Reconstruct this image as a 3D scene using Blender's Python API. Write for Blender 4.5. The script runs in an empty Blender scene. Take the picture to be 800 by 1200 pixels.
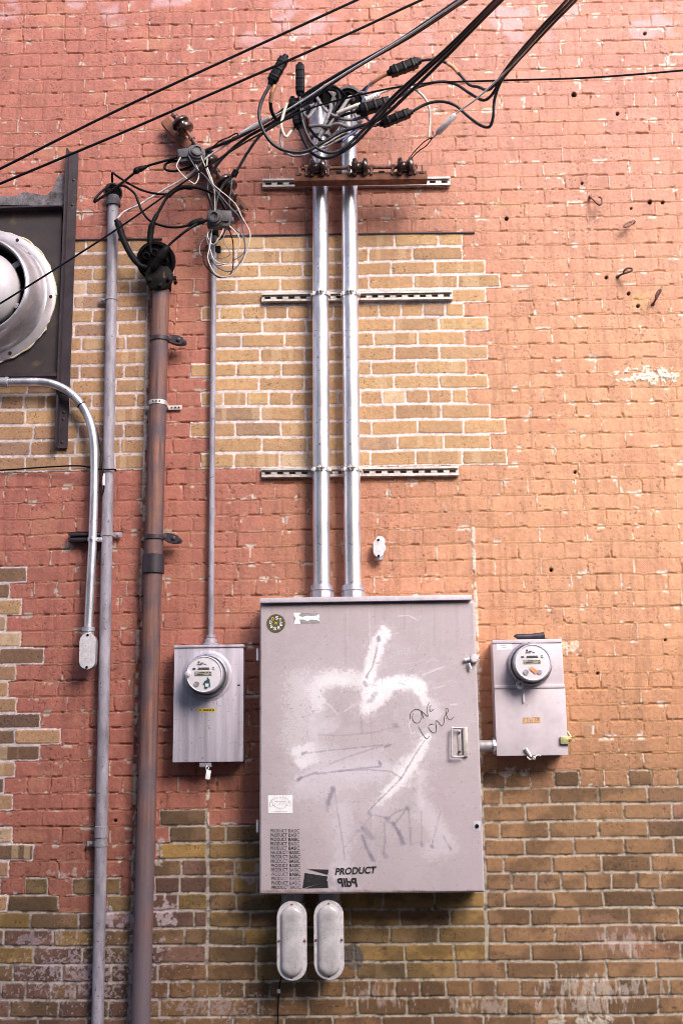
import bpy, bmesh, math, random
import numpy as np
from mathutils import Vector, Matrix

random.seed(7)
rng = np.random.default_rng(11)
SC = bpy.context.scene
COL = SC.collection

# ------------------------------------------------------------------ camera model (fitted to the brick courses)
F = 1400.0
D, EYE = 5.0359, 1.60
YAW, PIT, ROL = 0.02224, 0.20165, -0.01235
Z0 = EYE + 3.35307            # height of the reference course
CRS = 0.0677

def _axes():
    cy, sy = math.cos(YAW), math.sin(YAW); cp, sp = math.cos(PIT), math.sin(PIT); cr, sr = math.cos(ROL), math.sin(ROL)
    r = np.array([cy, sy, 0.]); f0 = np.array([-sy, cy, 0.]); up = np.array([0, 0, 1.])
    f = cp*f0 + sp*up; u = -sp*f0 + cp*up
    return cr*r + sr*u, -sr*r + cr*u, f
AR, AU, AF = _axes()

def P(px, py, d=0.0):
    """world point at distance d in front of the wall face that the photograph shows at (px, py)"""
    v = AF + (px-400)/F*AR + (600-py)/F*AU
    t = (D-d)/v[1]
    return Vector((v[0]*t, -d, EYE + v[2]*t))

def proj(x, z, y=0.0):
    dx, dy, dz = x, D + y, z - EYE
    a = dx*AR[0] + dy*AR[1] + dz*AR[2]
    b = dx*AU[0] + dy*AU[1] + dz*AU[2]
    c = dx*AF[0] + dy*AF[1] + dz*AF[2]
    return 400 + F*a/c, 600 - F*b/c

# ------------------------------------------------------------------ materials
def new_mat(name):
    m = bpy.data.materials.new(name); m.use_nodes = True
    nt = m.node_tree
    return m, nt, nt.nodes['Principled BSDF']

def mat(name, col, rough=0.5, metal=0.0, var=0.12, scale=30.0, bump=0.15, col2=None, stretch=None, spots=None, coat=0.0):
    m, nt, b = new_mat(name)
    N = nt.nodes; L = nt.links
    tc = N.new('ShaderNodeTexCoord')
    src = tc.outputs['Object']
    if stretch:
        mp = N.new('ShaderNodeMapping'); mp.inputs['Scale'].default_value = stretch
        L.new(src, mp.inputs['Vector']); src = mp.outputs['Vector']
    n1 = N.new('ShaderNodeTexNoise'); n1.inputs['Scale'].default_value = scale; n1.inputs['Detail'].default_value = 6; n1.inputs['Roughness'].default_value = .65
    L.new(src, n1.inputs['Vector'])
    c2 = col2 or tuple(max(0, c*(1-2.2*var)) for c in col)
    c1 = col if col2 else tuple(min(1, c*(1+1.0*var)) for c in col)
    rp = N.new('ShaderNodeValToRGB')
    rp.color_ramp.elements[0].position = .32; rp.color_ramp.elements[0].color = (*c2, 1)
    rp.color_ramp.elements[1].position = .66; rp.color_ramp.elements[1].color = (*c1, 1)
    L.new(n1.outputs['Fac'], rp.inputs['Fac'])
    out = rp.outputs['Color']
    if spots:
        n3 = N.new('ShaderNodeTexNoise'); n3.inputs['Scale'].default_value = spots[1]; n3.inputs['Detail'].default_value = 3
        L.new(tc.outputs['Object'], n3.inputs['Vector'])
        r3 = N.new('ShaderNodeValToRGB'); r3.color_ramp.elements[0].position = spots[2]; r3.color_ramp.elements[1].position = spots[2]+(spots[3] if len(spots) > 3 else .06)
        L.new(n3.outputs['Fac'], r3.inputs['Fac'])
        mx = N.new('ShaderNodeMix'); mx.data_type = 'RGBA'
        L.new(r3.outputs['Color'], mx.inputs['Factor']); L.new(out, mx.inputs['A']); mx.inputs['B'].default_value = (*spots[0], 1)
        out = mx.outputs['Result']
    L.new(out, b.inputs['Base Color'])
    b.inputs['Metallic'].default_value = metal
    rr = N.new('ShaderNodeMapRange'); rr.inputs['To Min'].default_value = max(0.02, rough-.12); rr.inputs['To Max'].default_value = min(1, rough+.12)
    L.new(n1.outputs['Fac'], rr.inputs['Value']); L.new(rr.outputs['Result'], b.inputs['Roughness'])
    if coat: b.inputs['Coat Weight'].default_value = coat
    if bump:
        n2 = N.new('ShaderNodeTexNoise'); n2.inputs['Scale'].default_value = 260; n2.inputs['Detail'].default_value = 4
        L.new(tc.outputs['Object'], n2.inputs['Vector'])
        bp = N.new('ShaderNodeBump'); bp.inputs['Strength'].default_value = bump; bp.inputs['Distance'].default_value = .002
        L.new(n2.outputs['Fac'], bp.inputs['Height']); L.new(bp.outputs['Normal'], b.inputs['Normal'])
    return m

M = {}
M['galv'] = mat('galvanised_steel', (.84, .80, .85), .36, .86, .15, 22, .12, stretch=(1, 1, .22), spots=((.34, .31, .35), 70, .65))
M['zinc'] = mat('dull_zinc', (.50, .47, .52), .45, .55, .15, 30, .15)
M['greypaint'] = mat('grey_lavender_paint', (.335, .298, .35), .46, .0, .2, 26, .2, stretch=(1, 1, .3), spots=((.15, .13, .15), 55, .64))
M['rust'] = mat('rusty_iron', (.29, .125, .085), .62, .0, .2, 34, .7, col2=(.052, .036, .046), stretch=(2.2, 2.2, .08), spots=((.11, .075, .085), 55, .60))
M['rustpipe'] = mat('rusty_pipe_iron', (.30, .125, .082), .62, .0, .2, 34, .7, col2=(.055, .038, .047), stretch=(2.2, 2.2, .08), spots=((.095, .062, .075), 8, .42, .26))
_m = M['rustpipe']; _nt = _m.node_tree; _b = _nt.nodes['Principled BSDF']; _src = _b.inputs['Base Color'].links[0].from_socket
_tc = _nt.nodes.new('ShaderNodeTexCoord'); _sx = _nt.nodes.new('ShaderNodeSeparateXYZ'); _nz = _nt.nodes.new('ShaderNodeTexNoise'); _nz.inputs['Scale'].default_value = 9; _nz.inputs['Detail'].default_value = 6
_ad = _nt.nodes.new('ShaderNodeMath'); _ad.operation = 'MULTIPLY_ADD'; _ad.inputs[1].default_value = 1.6
_nt.links.new(_tc.outputs['Object'], _sx.inputs[0]); _nt.links.new(_tc.outputs['Object'], _nz.inputs['Vector']); _nt.links.new(_nz.outputs['Fac'], _ad.inputs[0]); _nt.links.new(_sx.outputs['Z'], _ad.inputs[2])
_mr = _nt.nodes.new('ShaderNodeMapRange'); _mr.inputs['From Min'].default_value = 2.75; _mr.inputs['From Max'].default_value = 1.45; _mr.inputs['To Min'].default_value = 0; _mr.inputs['To Max'].default_value = .85
_nt.links.new(_ad.outputs[0], _mr.inputs['Value'])
_mx = _nt.nodes.new('ShaderNodeMix'); _mx.data_type = 'RGBA'; _mx.inputs['B'].default_value = (.155, .120, .140, 1)
_nt.links.new(_mr.outputs['Result'], _mx.inputs['Factor']); _nt.links.new(_src, _mx.inputs['A']); _nt.links.new(_mx.outputs['Result'], _b.inputs['Base Color'])
M['rustbright'] = mat('orange_rust', (.27, .10, .055), .8, .0, .2, 24, .5, col2=(.06, .030, .024))
M['steelpaint'] = mat('brown_painted_steel', (.042, .026, .036), .5, .0, .2, 18, .3, col2=(.020, .013, .019), spots=((.09, .045, .03), 40, .69))
M['panel'] = mat('brown_panel_steel', (.052, .034, .032), .55, .0, .2, 5, .2, col2=(.022, .015, .019), spots=((.085, .062, .035), 6, .60))
M['fan'] = mat('fan_aluminium', (.47, .42, .45), .38, .5, .14, 7, .10, spots=((.36, .31, .31), 16, .64))
M['bell'] = mat('spun_bell_metal', (.60, .54, .57), .36, .7, .2, 6, .10, spots=((.26, .22, .22), 14, .62))
M['hubpaint'] = mat('pale_hub_paint', (.60, .55, .58), .35, .0, .06, 6, .05, spots=((.5, .45, .46), 14, .68))
M['dome'] = mat('frosted_dome', (.54, .50, .515), .22, .0, .14, 16, .1, coat=.7, spots=((.30, .28, .29), 90, .66))
M['black'] = mat('black_rubber', (.0075, .007, .010), .40, 0, .25, 40, .25)
for k_ in ('black',): M[k_].node_tree.nodes['Principled BSDF'].inputs['Specular IOR Level'].default_value = .12
M['tape'] = mat('black_tape', (.010, .009, .011), .55, 0, .3, 60, .6)
M['blackiron'] = mat('black_iron', (.011, .009, .009), .6, .0, .3, 40, .5, spots=((.10, .05, .035), 25, .66))
for k_ in ('tape', 'blackiron'): M[k_].node_tree.nodes['Principled BSDF'].inputs['Specular IOR Level'].default_value = .12
M['sheath'] = mat('dusty_cable_sheath', (.019, .019, .028), .42, 0, .3, 30, .3)
M['sheath'].node_tree.nodes['Principled BSDF'].inputs['Specular IOR Level'].default_value = .45
M['hole'] = mat('dark_cavity', (.008, .007, .008), .9, 0, .1, 20, 0)
M['greywire'] = mat('weathered_grey_insulation', (.25, .23, .25), .6, 0, .25, 60, .4)
M['whitewire'] = mat('cream_insulation', (.62, .56, .50), .6, 0, .15, 60, .2)
M['bluewire'] = mat('blue_insulation', (.10, .13, .30), .5, 0, .2, 60, .2)
M['slatewire'] = mat('slate_insulation', (.12, .13, .18), .5, 0, .2, 60, .2)
M['copper'] = mat('copper_orange', (.62, .30, .17), .55, .2, .2, 50, .3)
M['alu'] = mat('bare_aluminium', (.74, .71, .73), .45, .25, .12, 60, .1)
M['porcelain'] = mat('brown_porcelain', (.045, .022, .018), .22, 0, .3, 30, .1, coat=.4)
M['cover'] = mat('cast_cover_grey', (.68, .63, .66), .5, .15, .10, 40, .35, spots=((.35, .31, .33), 70, .67))
M['lensgrey2'] = mat('weathered_grey_plastic', (.095, .085, .097), .6, 0, .2, 30, .4)
M['lensgrey'] = mat('cast_body_grey', (.36, .33, .35), .5, .3, .15, 40, .4)
M['cabside'] = mat('cabinet_paint', (.45, .375, .402), .5, 0, .06, 12, .12)
M['cabrim'] = mat('cabinet_rim_paint', (.58, .52, .58), .45, 0, .08, 30, .1, spots=((.25, .2, .22), 30, .72))
M['meterbox'] = mat('meter_box_galvanised', (.52, .465, .54), .44, .12, .17, 11, .15, stretch=(2.6, 1, .16), spots=((.30, .26, .30), 80, .66))
M['meterbox2'] = mat('meter_box_beige_paint', (.57, .495, .545), .45, .0, .07, 12, .12, spots=((.48, .40, .38), 20, .70))
M['mring'] = mat('meter_ring_metal', (.55, .52, .54), .3, .8, .1, 30, .05)
M['mbody'] = mat('meter_smoked_side', (.17, .155, .175), .22, .1, .15, 30, .03, coat=.6)
M['dial'] = mat('meter_dial_white', (.72, .67, .72), .3, 0, .04, 20, 0, coat=.6)
M['ink'] = mat('dark_print', (.05, .04, .05), .6, 0, .2, 40, 0)
M['ink2'] = mat('stencil_spray', (.018, .015, .018), .6, 0, .3, 80, 0, spots=((.30, .25, .27), 120, .66))
M['ink3'] = mat('worn_stencil_spray', (.020, .016, .020), .6, 0, .3, 80, 0, spots=((.36, .295, .325), 95, .615))
M['inkfaint'] = mat('faint_print', (.36, .30, .36), .6, 0, .2, 40, 0)
M['lcd'] = mat('lcd_olive', (.36, .34, .27), .25, 0, .1, 60, 0)
M['white'] = mat('white_label', (.90, .875, .885), .5, 0, .05, 30, 0)
M['yellow'] = mat('yellow_label', (.66, .52, .03), .5, 0, .1, 40, 0)
M['orange'] = mat('orange_label', (.75, .30, .14), .5, 0, .1, 40, 0)
M['gold'] = mat('gold_plate', (.62, .34, .12), .5, .2, .25, 90, 0)
M['teal'] = mat('teal_label', (.015, .09, .09), .5, 0, .1, 40, 0)
M['olivelabel'] = mat('olive_label', (.10, .085, .04), .5, 0, .2, 60, 0)
M['brass'] = mat('greenish_brass', (.52, .50, .25), .4, .4, .15, 40, .1)
M['red'] = mat('red_seal', (.5, .05, .02), .5, 0, .1, 40, 0)
M['caulk'] = mat('grey_mortar_patch', (.16, .14, .155), .9, 0, .35, 26, 1.0)
M['hose'] = mat('black_hose', (.035, .028, .04), .45, 0, .3, 30, .2)
M['foam'] = mat('yellow_sealant', (.55, .46, .22), .8, 0, .3, 30, .4, col2=(.65, .6, .6))
M['asphalt'] = mat('asphalt', (.055, .052, .055), .9, 0, .25, 8, .5)
M['concrete'] = mat('plain_concrete', (.32, .29, .27), .9, 0, .2, 3, .4)

# ------------------------------------------------------------------ mesh helpers
class MB:
    """collects boxes, tubes, lathes ... and links them as one mesh object"""
    def __init__(s): s.bm = bmesh.new()
    def box(s, c, size, bev=.002, rot=None, seg=2):
        t = bmesh.new(); bmesh.ops.create_cube(t, size=1)
        bmesh.ops.scale(t, vec=Vector(size), verts=t.verts)
        b = min(bev, min(size)*.45)
        if b > 0: bmesh.ops.bevel(t, geom=t.edges[:], offset=b, segments=seg, affect='EDGES', profile=.6)
        mt = Matrix.Translation(Vector(c))
        if rot is not None: mt = mt @ rot.to_4x4()
        bmesh.ops.transform(t, matrix=mt, verts=t.verts)
        s._merge(t); return s
    def _merge(s, t):
        me = bpy.data.meshes.new('tmp'); t.to_mesh(me); t.free(); s.bm.from_mesh(me); bpy.data.meshes.remove(me)
    def bx(s, a, b, bev=.002):
        a, b = Vector(a), Vector(b)
        return s.box((a+b)/2, [abs(b[i]-a[i]) for i in range(3)], bev)
    def tube(s, pts, r, seg=10, caps=True, wob=0.0):
        pts = [Vector(p) for p in pts]; n = len(pts)
        if n < 2: return s
        rad = r if isinstance(r, (list, tuple)) else [r]*n
        tg = [((pts[min(i+1, n-1)] - pts[max(i-1, 0)]).normalized()) for i in range(n)]
        up = Vector((0, -1, 0)) if abs(tg[0].y) < .9 else Vector((0, 0, 1))
        nx = tg[0].cross(up).normalized(); rings = []
        for i in range(n):
            nx = (nx - tg[i]*nx.dot(tg[i])).normalized(); by = tg[i].cross(nx)
            rr = rad[i]*(1+wob*(random.random()-.5))
            rings.append([s.bm.verts.new(pts[i] + (nx*math.cos(2*math.pi*k/seg) + by*math.sin(2*math.pi*k/seg))*rr) for k in range(seg)])
        for i in range(n-1):
            for k in range(seg):
                s.bm.faces.new((rings[i][k], rings[i][(k+1) % seg], rings[i+1][(k+1) % seg], rings[i+1][k]))
        if caps:
            s.bm.faces.new(rings[0][::-1]); s.bm.faces.new(rings[-1])
        return s
    def cyl(s, a, b, r, seg=20): return s.tube([a, b], r, seg)
    def lathe(s, o, ax, prof, seg=40, cap=False):
        """prof: list of (radius, distance along ax)"""
        o = Vector(o); ax = Vector(ax).normalized()
        e1 = ax.orthogonal().normalized(); e2 = ax.cross(e1); rings = []
        for (r, h) in prof:
            if r < 1e-6: rings.append([s.bm.verts.new(o+ax*h)])
            else: rings.append([s.bm.verts.new(o + ax*h + (e1*math.cos(2*math.pi*k/seg)+e2*math.sin(2*math.pi*k/seg))*r) for k in range(seg)])
        for A, B in zip(rings, rings[1:]):
            for k in range(seg):
                a = A[k % len(A)]; b = A[(k+1) % len(A)]; c = B[(k+1) % len(B)]; d = B[k % len(B)]
                f = [];
                for v in (a, b, c, d):
                    if v not in f: f.append(v)
                if len(f) > 2: s.bm.faces.new(f)
        return s
    def prism(s, pts, n, h, bev=0):
        """closed polygon pts (world) extruded by h along n"""
        n = Vector(n).normalized()
        t = bmesh.new()
        a = [t.verts.new(Vector(p)) for p in pts]; b = [t.verts.new(Vector(p)+n*h) for p in pts]
        m = len(a)
        t.faces.new(a[::-1]); t.faces.new(b)
        for i in range(m): t.faces.new((a[i], a[(i+1) % m], b[(i+1) % m], b[i]))
        if bev:
            top = [e for e in t.edges if all(v in b for v in e.verts)]
            bmesh.ops.bevel(t, geom=top, offset=bev, segments=2, affect='EDGES')
        s._merge(t); return s
    def build(s, name, m, parent=None, smooth=True, origin=None, ang=40):
        bmesh.ops.recalc_face_normals(s.bm, faces=s.bm.faces)
        cos = math.cos(math.radians(ang))
        for f in s.bm.faces: f.smooth = smooth
        if smooth:
            for e in s.bm.edges:
                if len(e.link_faces) == 2 and e.link_faces[0].normal.dot(e.link_faces[1].normal) < cos: e.smooth = False
        if origin is None:
            if parent is not None: origin = parent_loc(parent)
            elif len(s.bm.verts):
                vs = [v.co for v in s.bm.verts]
                origin = Vector([sum(v[i] for v in vs)/len(vs) for i in range(3)])
            else: origin = Vector((0, 0, 0))
        origin = Vector(origin)
        for v in s.bm.verts: v.co -= origin
        me = bpy.data.meshes.new(name); s.bm.to_mesh(me); s.bm.free()
        me.materials.append(m)
        o = bpy.data.objects.new(name, me); COL.objects.link(o)
        if parent is not None: o.parent = parent; o.location = origin - parent_loc(parent)
        else: o.location = origin
        return o
def parent_loc(o):
    v = Vector(o.location)
    while o.parent is not None: o = o.parent; v += Vector(o.location)
    return v
def tag(o, label=None, cat=None, group=None, kind=None):
    if label: o['label'] = label
    if cat: o['category'] = cat
    if group: o['group'] = group
    if kind: o['kind'] = kind
    return o
def thing(name, loc, label, cat, group=None):
    o = bpy.data.objects.new(name, None); o.empty_display_size = .05
    COL.objects.link(o); o.location = Vector(loc)
    return tag(o, label, cat, group)
def copy_tree(o, delta, label):
    def cp(q, par):
        c = q.copy(); COL.objects.link(c)
        if par is not None: c.parent = par
        for ch in q.children: cp(ch, c)
        return c
    r = cp(o, None); r.location = Vector(o.location) + Vector(delta); r['label'] = label
    return r
def catmull(pts, n=8):
    p = [Vector(q) for q in pts]
    if len(p) < 3: return p
    p = [p[0]*2-p[1]] + p + [p[-1]*2-p[-2]]; out = []
    for i in range(1, len(p)-2):
        for k in range(n):
            t = k/n
            out.append(.5*((2*p[i]) + (p[i+1]-p[i-1])*t + (2*p[i-1]-5*p[i]+4*p[i+1]-p[i+2])*t*t + (3*p[i]-p[i-1]-3*p[i+1]+p[i+2])*t**3))
    out.append(p[-2]); return out
def path(px, d=None, n=8):
    """pixel path -> smooth world curve; entries (x,y) or (x,y,d)"""
    return catmull([P(q[0], q[1], q[2] if len(q) > 2 else d) for q in px], n)
NW = Vector((0, -1, 0))       # out of the wall

# ------------------------------------------------------------------ numpy noise
def vnoise(x, y, seed):
    r = np.random.default_rng(seed).random((257, 257)).astype(np.float32)
    xi = np.floor(x).astype(np.int32); yi = np.floor(y).astype(np.int32)
    fx = (x-xi).astype(np.float32); fy = (y-yi).astype(np.float32)
    fx = fx*fx*(3-2*fx); fy = fy*fy*(3-2*fy)
    xi &= 255; yi &= 255
    a = r[yi, xi]; b = r[yi, xi+1]; c = r[yi+1, xi]; d = r[yi+1, xi+1]
    return (a*(1-fx)+b*fx)*(1-fy) + (c*(1-fx)+d*fx)*fy
def fbm(x, y, seed, o=3):
    s = 0; a = 1.0; t = 0
    for k in range(o):
        s = s + a*vnoise(x*2**k+17.3*k, y*2**k+5.1*k, seed+k); t += a; a *= .5
    return s/t
def sst(a, b, x):
    t = np.clip((x-a)/(b-a), 0, 1); return t*t*(3-2*t)

# ------------------------------------------------------------------ grid mesh from numpy arrays
def grid_mesh(name, X, Y, Z, colr, m, rough=None):
    nz, nx = X.shape
    co = np.stack([X, Y, Z], -1).reshape(-1, 3).astype(np.float32)
    i = np.arange(nz*nx, dtype=np.int32).reshape(nz, nx)
    q = np.stack([i[:-1, :-1], i[:-1, 1:], i[1:, 1:], i[1:, :-1]], -1).reshape(-1)
    me = bpy.data.meshes.new(name)
    me.vertices.add(nz*nx); me.vertices.foreach_set('co', co.reshape(-1))
    nf = (nz-1)*(nx-1)
    me.loops.add(nf*4); me.loops.foreach_set('vertex_index', q)
    me.polygons.add(nf); me.polygons.foreach_set('loop_start', np.arange(0, nf*4, 4, dtype=np.int32))
    me.polygons.foreach_set('use_smooth', np.ones(nf, dtype=bool))
    a = me.attributes.new('tint', 'FLOAT_COLOR', 'POINT')
    c4 = np.ones((nz*nx, 4), np.float32); c4[:, :3] = np.clip(colr.reshape(-1, 3), 0.004, .95)
    if rough is not None: c4[:, 3] = rough.reshape(-1)
    a.data.foreach_set('color', c4.reshape(-1))
    me.update(calc_edges=True); me.validate()
    me.materials.append(m)
    return me

def attr_mat(name, rough, bump, bscale, var, metal=0.0):
    m, nt, b = new_mat(name); N = nt.nodes; L = nt.links
    at = N.new('ShaderNodeAttribute'); at.attribute_name = 'tint'
    tc = N.new('ShaderNodeTexCoord')
    n = N.new('ShaderNodeTexNoise'); n.inputs['Scale'].default_value = bscale; n.inputs['Detail'].default_value = 5; n.inputs['Roughness'].default_value = .7
    L.new(tc.outputs['Object'], n.inputs['Vector'])
    mr = N.new('ShaderNodeMapRange'); mr.inputs['From Min'].default_value = .25; mr.inputs['From Max'].default_value = .75
    mr.inputs['To Min'].default_value = 1-var; mr.inputs['To Max'].default_value = 1+var
    L.new(n.outputs['Fac'], mr.inputs['Value'])
    mx = N.new('ShaderNodeVectorMath'); mx.operation = 'SCALE'
    L.new(at.outputs['Color'], mx.inputs[0]); L.new(mr.outputs['Result'], mx.inputs['Scale'])
    L.new(mx.outputs['Vector'], b.inputs['Base Color'])
    b.inputs['Roughness'].default_value = rough; b.inputs['Metallic'].default_value = metal
    L.new(at.outputs['Alpha'], b.inputs['Roughness'])
    bp = N.new('ShaderNodeBump'); bp.inputs['Strength'].default_value = bump; bp.inputs['Distance'].default_value = .003
    L.new(n.outputs['Fac'], bp.inputs['Height']); L.new(bp.outputs['Normal'], b.inputs['Normal'])
    return m

# =================================================================== THE BRICK WALL
HL = [(-2, 9), (0, 39.5), (6, 131), (19, 338), (27, 470), (33, 579), (39, 691), (45, 807), (51, 920), (57, 1038.7), (63, 1161)]
HR = [(-1, 10), (0, 25), (6, 117.5), (15, 261), (21, 359.5), (27, 462), (33, 569.5), (39, 682.5), (45, 797.5), (51, 912.5), (57, 1033), (63, 1157.5)]
XLp, XRp = P(90, 600).x, P(700, 600).x
def course_z(tab, pxx):
    ks = [k for k, _ in tab]; zs = [P(pxx, y).z for _, y in tab]
    K = np.arange(-14, 74)
    out = np.interp(K, ks, zs)
    out[K < ks[0]] = zs[0] + (ks[0]-K[K < ks[0]])*CRS
    out[K > ks[-1]] = zs[-1] - (K[K > ks[-1]]-ks[-1])*(zs[-1]/(73-ks[-1]+.3))
    return K, out
K, zcL = course_z(HL, 90); _, zcR = course_z(HR, 700)
NK = len(K)
jt = rng.normal(0, .0010, NK)
zcL = zcL + jt; zcR = zcR + jt + rng.normal(0, .0006, NK)
bL = np.concatenate([[zcL[0]+CRS/2], (zcL[:-1]+zcL[1:])/2, [zcL[-1]-CRS/2]])
bR = np.concatenate([[zcR[0]+CRS/2], (zcR[:-1]+zcR[1:])/2, [zcR[-1]-CRS/2]])

JR = {-1: 777.5, 0: 762.5, 1: 778.75, 2: 755, 3: 781, 4: 705, 5: 782, 6: 767.5, 7: 783.75, 8: 760, 9: 787, 10: 761, 11: 788.75, 12: 763.75, 13: 791, 14: 766.75,
      15: 793.75, 16: 770, 17: 743, 18: 771, 19: 745, 20: 775, 21: 758, 22: 776.75, 23: 750, 24: 778, 25: 752.5, 26: 726, 27: 765, 28: 782.5, 29: 758, 30: 786,
      31: 758, 32: 787.5, 33: 777.5, 34: 792.5, 35: 765, 36: 795, 37: 770, 38: 797.5, 39: 782.5, 40: 797.5, 41: 771, 42: 746, 43: 775, 44: 745, 45: 787.5,
      46: 750, 47: 780, 48: 753.75, 49: 781, 50: 753.75, 51: 792.5, 52: 758, 53: 787.5, 54: 758.75, 55: 788.75, 56: 762.5, 57: 774, 58: 765, 59: 795, 60: 767.5,
      61: 738.75, 62: 768.75, 63: 783.75, 64: 771, 65: 742}
JL = {-2: 151, -1: 175, 0: 51, 1: 125, 2: 146, 3: 121, 4: 147.5, 5: 123, 6: 126, 7: 120, 8: 144, 9: 116, 10: 146, 11: 119, 12: 146, 13: 115, 14: 146, 15: 118, 16: 101,
      17: 137, 18: 109, 19: 101, 20: 137, 21: 109, 22: 138, 23: 96, 24: 125, 25: 94, 26: 136, 27: 108, 28: 135, 29: 92, 30: 141, 31: 135, 32: 59, 33: 57, 34: 74, 35: 36, 36: 30,
      37: 60, 38: 87, 39: 67, 40: 86, 41: 64.5, 42: 86, 43: 54, 44: 73, 45: 68, 46: 79, 47: 50, 48: 72, 49: 50, 50: 73, 51: 60, 52: 73, 53: 49, 54: 72, 55: 43,
      56: 69, 57: 56, 58: 69, 59: 36.5, 60: 63, 61: 40, 62: 73, 63: 60, 64: 69, 65: 45}
HEAD = {-6, -12, 0, 6, 21, 27, 33, 39, 45, 51, 57, 63, 69}
STR, HDR = .1975, .0995
def seam_left(k):   # between the left bond and the middle bond
    y = np.interp(k, [-2, 15, 33, 51, 63], [5, 270, 577, 918, 1160])
    if k < 15: return P(330, y).x + .06*math.sin(k*2.1)
    return P(np.interp(y, [290, 625, 762, 1025, 1160], [175, 168, 161, 156, 152]), y).x
def seam_mid(k):    # right end of the blocked-up opening, then the plain bond to its right
    if k < 36 or k > 61: return None
    y = np.interp(k, [36, 39, 51, 61], [618, 682, 912, 1116])
    return P(np.interp(y, [615, 1110], [553.5, 570.5]), y).x
def seam_low(k):
    if k < 51 or k > 61: return None
    y = np.interp(k, [51, 61], [915, 1118])
    return P(243.5, y).x
TE_R = {16: 541.6, 17: 541.6, 18: 568, 19: 585.6, 20: 569, 21: 543, 22: 571, 23: 544, 24: 571, 25: 546.6, 26: 572, 27: 546.6, 28: 574, 29: 592.5, 30: 574.6, 31: 594}
TE_L = {21: 236, 25: 223, 27: 235, 29: 222, 31: 235}
LE = {38: 32, 39: 12, 40: 26, 41: 8, 42: 25, 43: 52, 44: 19, 45: 10, 46: 20, 47: 48, 48: 72, 49: 47, 50: 18, 51: 5, 52: 15, 54: 15, 55: 40, 56: 11, 58: 9}

XMIN, XMAX = -3.2, 3.2
def fill_joints(x0, step, lo, hi, jit):
    a = [x0]
    while a[-1] < hi: a.append(a[-1]+step+random.gauss(0, jit))
    b = [x0]
    while b[-1] > lo: b.append(b[-1]-step+random.gauss(0, jit))
    js = sorted(set(a+b)); return [j for j in js if lo < j < hi]
courses = {}
for ki, k in enumerate(K):
    k = int(k)
    zc = (zcL[ki]+zcR[ki])/2
    yl = proj(XLp, zcL[ki])[1]; yr = proj(XRp, zcR[ki])[1]
    step = HDR if k in HEAD else STR
    jr = P(JR[k], yr).x if k in JR else .5 + (STR/2 if k % 2 else 0) + .02*math.sin(k)
    jl = P(JL[k], yl).x if k in JL else -1.1 + (STR/2 if k % 2 else 0) + .02*math.sin(3*k)
    sl = seam_left(k); sm = seam_mid(k); so = seam_low(k)
    left = fill_joints(jl, step, XMIN, sl-.03, .0022)
    mid_lo, mid_hi = sl+.03, (sm-.03 if sm else XMAX)
    right = fill_joints(jr, step, (sm+.03 if sm else sl+.03), XMAX, .0022)
    js = [(j, 0) for j in left] + [(sl, 2 if k >= 15 else 0)]
    if sm:
        ph = jr - .07 - .02*((k*7) % 5)
        if so:
            js += [(j, 0) for j in fill_joints(ph-.03, step, mid_lo, so-.035, .003)] + [(so, 2)]
            mid_lo = so+.035
        js += [(j, 0) for j in fill_joints(ph, step, mid_lo, mid_hi, .003)] + [(sm, 2)]
    js += [(j, 0) for j in right]
    if 16 <= k <= 31:      # the joint that ends each tan brick on the left
        xl = P(TE_L.get(k, 249), (yl+yr)/2).x
        js = [q for q in js if abs(q[0]-xl) > .045] + [(xl, 0)]
        xr = P(TE_R[k], yr).x
        js = [q for q in js if abs(q[0]-xr) > .04] + [(xr, 0)]
    if k in LE and LE[k] > 3:
        xl = P(LE[k], yl).x
        js = [q for q in js if abs(q[0]-xl) > .045] + [(xl, 0)]
    js.sort()
    js2 = [js[0]]
    for q in js[1:]:
        if q[0]-js2[-1][0] > .032: js2.append(q)
        elif q[1] > js2[-1][1]: js2[-1] = q
    courses[k] = js2

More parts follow.
